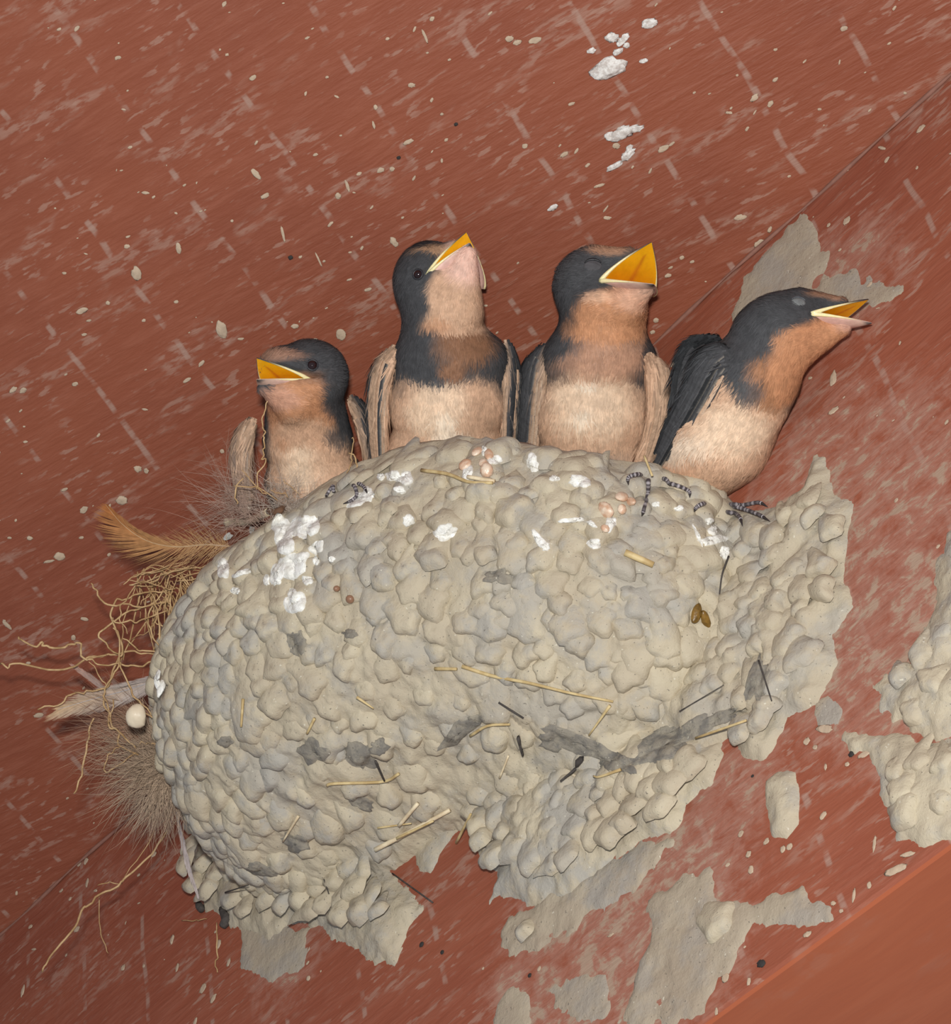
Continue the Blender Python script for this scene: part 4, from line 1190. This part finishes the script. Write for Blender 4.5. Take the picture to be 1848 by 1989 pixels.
            strand(jn, P0, d, unit(np.cross(d, nrm)), r.uniform(22, 52), r.uniform(2.2, 5.0), cm * r.choice([.62, .8, .95, 1.1, 1.25]), -nrm * 0.10, 4)
        s.part('wing_coverts', jn.V, jn.F, M_BARB, np.array(jn.C), parent=wng, kind='stuff')
        for b in range(nblade):
            v = -1 + 2 * (b + .5) / nblade
            u0 = blade_len[0] * r.uniform(.75, 1.1) * (0.5 + 0.5 * abs(v)); u1_ = blade_len[1] * r.uniform(.92, 1.02) - 0.05 * abs(v)
            n = 14; P = []
            for i in range(n):
                u = u0 + (u1_ - u0) * i / (n - 1)
                x = min(u, 1) * 25; i0 = min(int(x), 24); fr = x - i0
                p = C[i0] * (1 - fr) + C[i0 + 1] * fr
                if u > 1: p = p + T[-1] * (u - 1) * np.linalg.norm(C[-1] - C[0])
                W_ = unit(wax - T[i0] * (wax @ T[i0])); Nn_ = np.cross(T[i0], W_)
                if Nn_[2] < 0: Nn_ = -Nn_
                off = v * hw * spread * (1 - 0.5 * u)
                P.append((p, W_, Nn_, off, max(0.0, math.sqrt(max(0, 1 - v * v * .9))) * th * (1 - .35 * u) * (math.sin(math.pi * min(u * 1.9, 1) / 2) ** 0.5)))
            bw = hw / nblade * 1.25
            VV = []; 
            for i, (p, W_, Nn_, off, lift) in enumerate(P):
                f = i / (n - 1)
                w = bw * (math.sin(math.pi * (0.12 + 0.80 * f)) ** 0.5) * (1 if f < .9 else 0.75)
                zz = lift + 1.5 + b * 0.35
                for x, dz in ((-1, -1.2), (-.33, 0.6), (.0, 1.4), (.33, 0.6), (1, -1.2)):
                    VV.append(p + W_ * (off + w * x) + Nn_ * (zz + dz))
            col = np.asarray(blade_cols[b % len(blade_cols)] if blade_cols else (c0 if v < -.33 else (c2 if v > .33 else c1))) * r.uniform(.85, 1.12)
            vc = np.tile(col, (len(VV), 1)); vc = vc.reshape(n, 5, 3); vc[:, 2] = vc[:, 2] * 0.75; vc[:, 4] = vc[:, 4] * 0.6 + CREAM * 0.25; vc = vc.reshape(-1, 3)
            s.part('flight_feather', VV, grid_faces(n, 5), M_PLUME, vc, parent=wng)
        return wng
    def scruff(s, where, count, L, col, seed, up=0.3, w=2.0, name='breast_fluff'):
        """loose fluffy feathers around a spot"""
        r = np.random.default_rng(seed); jn = Join()
        for k in range(count):
            x = where[0] + r.normal(0, where[2]); y = where[1] + r.normal(0, where[3])
            o = s.snap((x, y)); 
            if np.linalg.norm(o[0]) > 1e4: continue
            p, n = o
            fl = s.flow(p[None])[0] + 0.25 * r.normal(size=3); t = unit(fl - n * (fl @ n))
            d = unit(t + n * up * r.uniform(.3, 1))
            strand(jn, p, d, unit(np.cross(d, n)), L * r.uniform(.6, 1.3), w * r.uniform(.7, 1.4), np.asarray(col) * r.uniform(.85, 1.12), -n * 0.3 + 0.2 * r.normal(size=3), 4)
        s.part(name, jn.V, jn.F, M_BARB, np.array(jn.C), kind='stuff')
    def foot(s, ankle, toes, r0=6.0, leg=None):
        """toes: pixel polylines (x, y, z); the last fifth is the claw"""
        o = s.L(ankle)
        V = o + SPH * np.array([r0 * 1.3, r0 * 1.1, r0 * 1.1])
        ft = s.part('foot', V, SPHF, M_FOOT, np.tile(lin(98, 90, 92), (len(V), 1)))
        for tp in toes:
            ll = []
            for kk, q in enumerate(tp):
                P = pt(q[0], q[1], s.D0 - q[2] * s.s); h = top(q[0], q[1], r0 * (1.5 if kk < len(tp) - 1 else 0.7) * s.s)[0]
                if kk and abs(depth(h) - depth(P)) < 0.034: P = h
                d = P - s.base; ll.append(np.array([d @ s.ex, d @ s.ey, d @ s.ez]) / s.s)
            ll[0] = ll[0] * 0.4 + ll[1] * 0.6
            C = spline(ll, 34)
            i0 = 27
            u = np.linspace(0, 1, i0 + 1)
            ring = 0.5 + 0.5 * np.cos(u * 2 * math.pi * max(4, round(len(tp) * 2.2)))
            rad = r0 * (0.82 - 0.2 * u) * (0.9 + 0.16 * ring)
            V, Fc = tube(C[:i0 + 1], rad, 9)
            c = np.repeat(np.array([lin(64, 58, 62) * (1 - q) + lin(176, 168, 170) * q for q in ring ** 4]), 9, 0)
            toe = s.part('toe', V, Fc, M_FOOT, c, parent=ft)
            V, Fc = tube(C[i0 - 1:], np.linspace(r0 * .62, 0.6, 34 - i0 + 1), 7)
            s.part('claw', V, Fc, M_FOOT, np.tile(lin(52, 46, 46), (len(V), 1)), parent=ft)

# ---- chick 1: smallest, at the left, facing left
b = Chick('smallest chick at the left end of the nest, facing left with dark eye open', (612, 950), 0.763)
b.basecol = DARK
b.ell((612, 935, -62), (98, 78, 78)); b.ell((598, 855, -38), (88, 82, 78), 20); b.cone((594, 800, -12), (592, 745, 32), 78, 70, 20)
b.ell((602, 728, 42), (74, 68, 66), 20); b.ell((548, 712, 80), (46, 38, 42), 20); b.cone((570, 770, 60), (520, 748, 96), 52, 22, 14)
b.mouth((606, 741, 84), (524, 766, 44), (499, 696, 128), (499, 737, 134))
b.paint = [((598, 900, 30), (100, 100, 130), BUFF * .9, .2), ((590, 800, 60), (84, 80, 90), RUST, .2), ((588, 905, 60), (50, 45, 90), PALE, .35), ((640, 905, 40), (40, 60, 80), BUFF, .3, .7),
           ((595, 835, 70), (80, 24, 90), BUFF * .85, .4, .8), ((535, 775, 100), (45, 22, 60), lin(196, 150, 128), .4, .7), ((692, 800, 0), (46, 60, 110), DARK, .25), ((655, 845, 40), (24, 18, 60), DARK, .4, .8),
           ((650, 745, 30), (42, 62, 80), DARK, .25), ((590, 685, 60), (90, 34, 90), DARK, .25), ((530, 690, 110), (52, 12, 60), lin(168, 128, 106), .5, .8), ((570, 712, 110), (30, 10, 60), DARK, .4), ((505, 860, 30), (18, 90, 90), DARK, .3, .6)]
b.spine = [b.L(q) for q in ((505, 715, 125), (600, 725, 40), (600, 800, -10), (605, 960, -60))]
b.build_body(); b.plumage(15000, 1); b.bill(); b.eye((607, 709), 10.5)
b.wing([(492, 812, -28), (474, 850, -20), (470, 910, -30), (480, 985, -60)], (1, 0, .5), 30, 15, (GREYB, TANW, TANW * .9), 5, [TANW, GREYB, TANW * 1.05], seed=1)
b.wing([(682, 768, -30), (705, 810, -20), (722, 870, -40), (735, 945, -80)], (1, .2, -.6), 28, 14, (TANW, DARK, DARKER), 5, [GREYB, DARK, DARKER, DARK], seed=2)
b.foot((668, 962, 20), [[(668, 960, 20), (655, 952, 40), (645, 950, 52), (637, 962, 56), (636, 968, 52)], [(668, 962, 20), (688, 950, 46), (692, 962, 62), (678, 975, 66), (668, 980, 60)], [(668, 958, 20), (700, 944, 44), (712, 950, 52), (716, 962, 50)]], 5)

# ---- chick 2: second, head thrown up
b = Chick('chick second from left, head thrown straight back showing its pinkish throat', (870, 890), 0.757)
b.basecol = DARK
b.ell((868, 880, -52), (122, 80, 95)); b.ell((868, 775, -25), (118, 112, 95), 24); b.ell((876, 700, -8), (114, 72, 88), 24); b.cone((862, 665, -5), (858, 590, 8), 84, 76, 20)
b.ell((836, 548, 5), (72, 80, 72), 20); b.cone((888, 600, 40), (905, 496, 66), 52, 22, 16); b.cone((845, 520, 10), (882, 486, 40), 42, 20, 12)
b.mouth((829, 541, 66), (940, 560, 4), (906, 452, 50), (913, 472, 80))
b.paint = [((868, 830, 30), (140, 112, 140), BUFF, .16), ((850, 790, 70), (60, 60, 90), PALE, .35, .9), ((930, 830, 50), (50, 60, 80), BUFF * .85, .35, .8), ((875, 845, 70), (34, 20, 60), CREAM, .5, .7), ((860, 810, 70), (20, 16, 60), CREAM, .5, .7),
           ((885, 675, 50), (100, 40, 100), DARK, .2), ((850, 708, 60), (74, 40, 80), DARK, .25), ((905, 665, 70), (58, 38, 70), RUST * .55, .4, .85), ((880, 715, 70), (26, 22, 60), RUST * .6, .4, .8),
           ((890, 580, 50), (66, 68, 90), BUFF * .95, .15), ((888, 625, 50), (70, 26, 80), BUFF * .95, .3), ((900, 505, 70), (40, 50, 60), lin(222, 182, 164), .4), ((850, 632, 60), (30, 14, 50), RUST, .5, .6),
           ((800, 570, 20), (40, 90, 90), DARK, .2), ((840, 486, 40), (36, 12, 60), lin(180, 142, 110), .4, .8), ((820, 500, 50), (26, 14, 60), DARK, .4), ((815, 470, 20), (30, 14, 60), DARKER, .4)]
b.spine = [b.L(q) for q in ((908, 465, 70), (870, 560, 30), (868, 680, 0), (868, 900, -40))]
b.build_body(); b.plumage(19000, 2); b.bill(); b.eye((812, 533), 9.5)
b.wing([(768, 672, 10), (744, 720, 18), (734, 800, 0), (738, 915, -40)], (1, 0, .5), 32, 16, (DARK, TANW, BUFF * .9), 6, [DARK, TANW, TANW * 1.05, BUFF * .9], seed=3)
b.wing([(985, 660, 0), (994, 720, 4), (990, 800, -10), (986, 905, -50)], (1, 0, -.6), 24, 14, (TANW, DARK, DARKER), 5, [TANW, DARK, DARKER], seed=4)

# ---- chick 3: wide open gape
b = Chick('chick third from left with the widest open yellow mouth and closed eye', (1155, 920), 0.760)
b.basecol = DARK
b.ell((1155, 900, -52), (124, 74, 95)); b.ell((1155, 800, -25), (122, 112, 98), 24); b.ell((1162, 705, -5), (116, 78, 92), 24); b.cone((1168, 660, 5), (1174, 612, 20), 90, 82, 20)
b.ell((1150, 556, 18), (75, 76, 70), 20); b.ell((1190, 590, 52), (66, 46, 58), 20); b.cone((1215, 590, 70), (1256, 562, 112), 40, 16, 14); b.cone((1165, 520, 30), (1222, 500, 66), 44, 20, 12)
b.mouth((1168, 546, 92), (1268, 574, 34), (1266, 471, 104), (1270, 552, 152))
b.paint = [((1155, 840, 30), (122, 128, 140), BUFF, .2), ((1150, 780, 70), (80, 60, 90), PALE, .35, .9), ((1165, 900, 50), (80, 26, 90), GREYB, .4, .8), ((1140, 745, 90), (24, 10, 40), CREAM, .5, .7), ((1130, 800, 90), (22, 16, 40), CREAM, .5, .6),
           ((1172, 690, 50), (88, 46, 100), lin(192, 146, 118), .42, .85), ((1075, 660, 40), (38, 34, 90), DARK, .25), ((1085, 640, 20), (34, 40, 90), DARK, .3), ((1262, 690, 30), (18, 40, 70), DARK, .3, .9), ((1110, 665, 60), (26, 22, 60), DARK * 1.4, .5, .6),
           ((1192, 612, 60), (84, 50, 90), RUST * 1.08, .2), ((1180, 640, 60), (76, 30, 80), RUST * 1.12, .3), ((1235, 580, 100), (44, 26, 50), lin(218, 170, 142), .4, .8), ((1165, 578, 90), (26, 12, 50), lin(222, 180, 150), .5, .7),
           ((1118, 560, 10), (50, 56, 90), DARK, .25), ((1140, 510, 50), (46, 30, 70), DARK * 1.15, .3), ((1190, 488, 40), (44, 14, 70), lin(178, 136, 108), .4, .85), ((1172, 512, 80), (26, 14, 40), DARK, .4)]
b.spine = [b.L(q) for q in ((1268, 515, 130), (1165, 560, 25), (1165, 660, 5), (1155, 920, -50))]
b.build_body(); b.plumage(19000, 3); b.bill(); b.eye((1152, 515), 15, 'closed')
b.wing([(1062, 668, 6), (1040, 720, 14), (1030, 800, 0), (1022, 900, -40)], (1, 0, .5), 38, 18, (DARKER, DARK, TANW), 6, [DARKER, DARK, DARK, DARK * 1.2, TANW * .9, TANW], seed=6)
b.wing([(1262, 690, 55), (1279, 732, 84), (1276, 820, 84), (1238, 932, 40)], (1, 0, -.4), 34, 26, (BUFF * .95, TANW, TANW * .95), 5, [BUFF, TANW, TANW * 1.08, TANW], seed=7)
b.foot((1058, 890, 70), [[(1050, 884, 70), (1046, 872, 86), (1046, 884, 96), (1048, 900, 96)], [(1062, 888, 70), (1068, 876, 88), (1074, 888, 96), (1078, 902, 96)], [(1040, 892, 66), (1030, 884, 82), (1026, 892, 90), (1026, 902, 90)]], 5)

# ---- chick 4: leaning out to the right
b = Chick('chick at the right end leaning out to the right in profile', (1350, 950), 0.700)
b.basecol = DARK
b.cone((1335, 935, -130), (1400, 850, -60), 76, 97); b.cone((1400, 850, -60), (1462, 740, -14), 97, 91, 24); b.cone((1450, 740, -16), (1520, 650, 8), 87, 71, 24)
b.ell((1520, 628, 8), (96, 62, 64), 22, 14); b.cone((1545, 668, 12), (1636, 636, 30), 52, 19, 16); b.cone((1560, 600, 12), (1634, 592, 26), 40, 16, 12)
b.mouth((1577, 610, 60), (1604, 642, -20), (1688, 582, 42), (1694, 627, 52))
b.paint = [((1420, 860, -10), (140, 140, 160), BUFF, .1), ((1430, 830, 30), (70, 50, 80), PALE, .35, .9), ((1330, 862, -10), (50, 22, 90), CREAM, .6, .7), ((1310, 905, -40), (50, 40, 90), lin(204, 156, 124), .6, .4), ((1290, 880, -40), (34, 20, 90), CREAM, .6, .6), ((1400, 920, -20), (70, 30, 80), BUFF * .9, .4, .7),
           ((1470, 690, 40), (66, 66, 120), DARK, .2), ((1455, 715, 60), (42, 54, 100), DARK, .25), ((1500, 740, 60), (46, 52, 100), RUST * .72, .35), ((1460, 755, 80), (26, 26, 60), DARK * 1.2, .4, .8),
           ((1590, 665, 40), (96, 56, 110), RUST * 1.05, .16), ((1530, 720, 40), (40, 60, 100), RUST, .3), ((1655, 632, 20), (40, 16, 60), lin(206, 166, 150), .5, .8),
           ((1500, 606, 40), (92, 40, 110), DARK, .18), ((1620, 575, 20), (50, 12, 80), lin(170, 126, 98), .4, .7), ((1590, 590, 50), (34, 14, 60), DARK * .9, .4), ((1440, 640, 30), (60, 50, 110), DARK, .25), ((1360, 680, -20), (90, 40, 60), DARK, .3)]
b.spine = [b.L(q) for q in ((1690, 605, 45), (1530, 625, 10), (1460, 740, -15), (1340, 950, -120))]
b.build_body(); b.plumage(19000, 4); b.bill(); b.eye((1552, 586), 13, 'lid')
b.wing([(1424, 686, 48), (1388, 704, 50), (1350, 775, 22), (1290, 885, -60)], (.62, -.62, .12), 50, 16, (DARKER, DARK, DARK * 1.05), 7, [DARKER, DARK, DARK, DARK * 1.2, DARKER, DARK, TANW], seed=8)
b.wing([(1400, 655, -40), (1356, 676, -90), (1332, 730, -130), (1318, 800, -150)], (.7, -.4, -.4), 40, 14, (DARKER, DARKER, DARK), 5, [DARKER, DARK], seed=9)
b.foot((1385, 980, -120), [[(1380, 985, -120), (1420, 985, -100), (1450, 985, -92), (1480, 980, -92), (1494, 988, -94)], [(1380, 985, -120), (1425, 990, -96), (1455, 998, -88), (1482, 1006, -88), (1497, 1017, -90)],
                          [(1380, 985, -120), (1412, 996, -98), (1432, 1003, -88), (1444, 1010, -86), (1446, 1024, -88)], [(1380, 985, -120), (1362, 984, -104), (1352, 988, -100), (1346, 994, -100)]], 6)
b.foot((1262, 938, -130), [[(1262, 936, -130), (1252, 938, -106), (1252, 965, -98), (1251, 990, -102), (1248, 1006, -108)], [(1262, 936, -130), (1238, 928, -110), (1226, 932, -102), (1222, 942, -102)], [(1265, 936, -130), (1285, 928, -106), (1296, 934, -98), (1302, 948, -98)],
                          [(1290, 945, -130), (1312, 944, -104), (1330, 958, -102), (1342, 970, -66)]], 6)

# ------------------------------------------------------------------ flecks of mud and droppings on the boards
def ctop(x, y, off=0.0002):
    c = ceilp(x, y); w = wallp(x, y)
    return (c + MC * off, MC) if depth(c) < depth(w) else (w + NW * off, NW)
def on_ceiling(x, y): return depth(ceilp(x, y)) < depth(wallp(x, y))
def fleck(x, y, rx, ry, a, mat=M_FLECK, name='mud_fleck', thick=0.25, rough=0.5):
    P, n = ctop(x, y)
    blob(x, y, rx, ry, a, mat, name, parent=ceiling if n is MC else beam, thick=thick, off=0.0002, rough=rough, tophit=ctop)
for (x, y, rx, ry, a) in [(1183, 133, 33, 17, 22), (1190, 72, 13, 8, 10), (1208, 80, 12, 6, 40), (1200, 100, 10, 5, 25), (1262, 45, 16, 8, 15), (1250, 118, 8, 4, 15), (1150, 98, 8, 5, 15), (1215, 72, 8, 6, 50), (1218, 88, 6, 5, 0),
                          (1205, 260, 24, 11, 20), (1232, 250, 18, 6, 15), (1195, 322, 18, 6, 32), (1220, 300, 16, 7, 40), (1222, 290, 9, 6, 60), (1185, 265, 10, 8, 0), (1075, 403, 10, 5, 30)]:
    fleck(x, y, rx, ry, a, M_CEILDROP, 'white_dropping', 0.4, 0.7)
for (x, y, rx, ry, a) in [(990, 75, 9, 6, 20), (1005, 82, 9, 5, 20), (1040, 78, 14, 6, 15), (1466, 190, 10, 6, 50), (1640, 55, 8, 5, 20), (1290, 288, 14, 6, 30), (1198, 283, 8, 6, 10), (1020, 283, 6, 5, 20), (1165, 360, 12, 3, 20),
                          (1443, 422, 9, 5, 20), (1790, 250, 5, 12, -35), (1714, 288, 8, 4, -20), (1180, 423, 9, 4, 0), (1177, 405, 9, 2, 55), (265, 532, 11, 15, 10), (347, 482, 6, 11, 0), (498, 338, 6, 14, 35), (515, 380, 11, 5, 30), (283, 374, 9, 3, -5),
                          (765, 470, 7, 11, 30), (675, 360, 4, 13, 15), (657, 380, 7, 7, 0), (740, 330, 9, 5, 20), (762, 328, 6, 5, 20), (726, 242, 3, 9, 10), (730, 208, 5, 5, 0), (800, 165, 8, 5, 0), (826, 70, 3, 14, 20), (753, 75, 5, 3, 20),
                          (550, 455, 3, 18, 8), (620, 505, 2, 16, 20), (663, 650, 11, 12, 20), (612, 660, 6, 4, 20), (430, 640, 12, 18, 10), (160, 603, 14, 6, 25), (210, 588, 5, 4, 0), (237, 972, 13, 10, 0), (116, 1080, 13, 9, 10), (95, 1090, 14, 3, 15),
                          (58, 1045, 7, 5, 0), (158, 1044, 6, 3, 15), (163, 990, 11, 7, 30), (268, 910, 9, 8, 0), (284, 914, 6, 6, 0), (143, 1238, 6, 6, 0), (165, 1202, 9, 4, -10), (14, 1214, 5, 13, 35), (45, 758, 9, 5, 30), (432, 876, 5, 5, 0), (125, 530, 5, 3, 0),
                          (1620, 735, 7, 18, 20), (1120, 930, 3, 3, 0), (1275, 622, 6, 5, 20), (1268, 645, 6, 4, 20), (1298, 535, 8, 4, 20), (1325, 500, 6, 4, 20), (1345, 508, 5, 3, 20), (1575, 735, 4, 4, 0),
                          (1602, 1416, 14, 9, 0), (1680, 1466, 14, 6, 30), (1568, 1440, 5, 9, -30), (1585, 1452, 4, 6, -20), (1647, 1485, 4, 5, 0), (1605, 1490, 3, 7, 20), (1600, 1585, 4, 11, -25), (1522, 1650, 7, 6, 40), (1535, 1645, 5, 9, -20), (1490, 1635, 4, 9, -30),
                          (1440, 1620, 4, 9, -30), (1455, 1660, 4, 9, -20), (1415, 1680, 6, 4, 30), (1460, 1690, 6, 9, 30), (1700, 1640, 3, 18, 15), (1690, 1720, 5, 7, 30), (1660, 1740, 3, 16, 15), (1740, 1690, 26, 8, 28), (1765, 1660, 14, 6, 20), (1570, 1815, 9, 6, 30),
                          (1410, 1900, 6, 11, -25), (1456, 1907, 4, 9, 15), (1393, 1965, 4, 7, 30), (1620, 1755, 5, 5, 0), (1635, 1770, 4, 5, 0), (1245, 1960, 9, 4, 30),
                          (60, 1800, 6, 4, 20), (150, 1805, 9, 6, 25), (170, 1715, 4, 10, 30), (300, 1660, 8, 5, 30), (270, 1700, 5, 3, 30), (120, 1730, 6, 3, 30), (45, 1925, 5, 12, 25), (395, 1920, 5, 12, -20), (415, 1940, 4, 12, -15), (425, 1835, 6, 10, 20), (445, 1870, 4, 9, 10), (240, 1880, 6, 6, 30), (345, 1880, 4, 9, 20),
                          (380, 1985, 4, 11, 10), (335, 1825, 6, 9, 30), (600, 1900, 4, 6, 0)]:
    fleck(x, y, rx * .85, ry * .85, a)
cnt = 0
while cnt < 230:                                                    # the finer spatter
    x = random.uniform(-20, 1860); y = random.uniform(-20, 1900)
    if 330 < x < 1680 and 850 < y < 1800: continue
    if not on_ceiling(x, y) and y > 1989 - 0.73 * (x - 1370) - 30: continue
    k = vnoise(np.array([[x * 0.006, y * 0.006, 3.3]]), 12)[0]
    if random.random() > 0.45 + 0.6 * k: continue
    a = random.gauss(28 if on_ceiling(x, y) else 55, 22)
    r_ = random.uniform(1.2, 3.5) if random.random() < .85 else random.uniform(3.5, 6)
    fleck(x, y, r_ * random.uniform(1.0, 2.2), r_ * 0.8, a, M_FLECK)
    cnt += 1
for (x, y, r_) in [(886, 241, 4), (775, 306, 4), (1397, 1767, 7), (1655, 1465, 6), (1480, 1872, 8), (1700, 1440, 4), (565, 500, 5), (1030, 1895, 4), (860, 1850, 4), (1463, 1508, 3), (820, 1835, 5)]:
    fleck(x, y, r_, r_ * .8, 30, M_FLECKD, 'dark_speck', 0.5, 0.4)
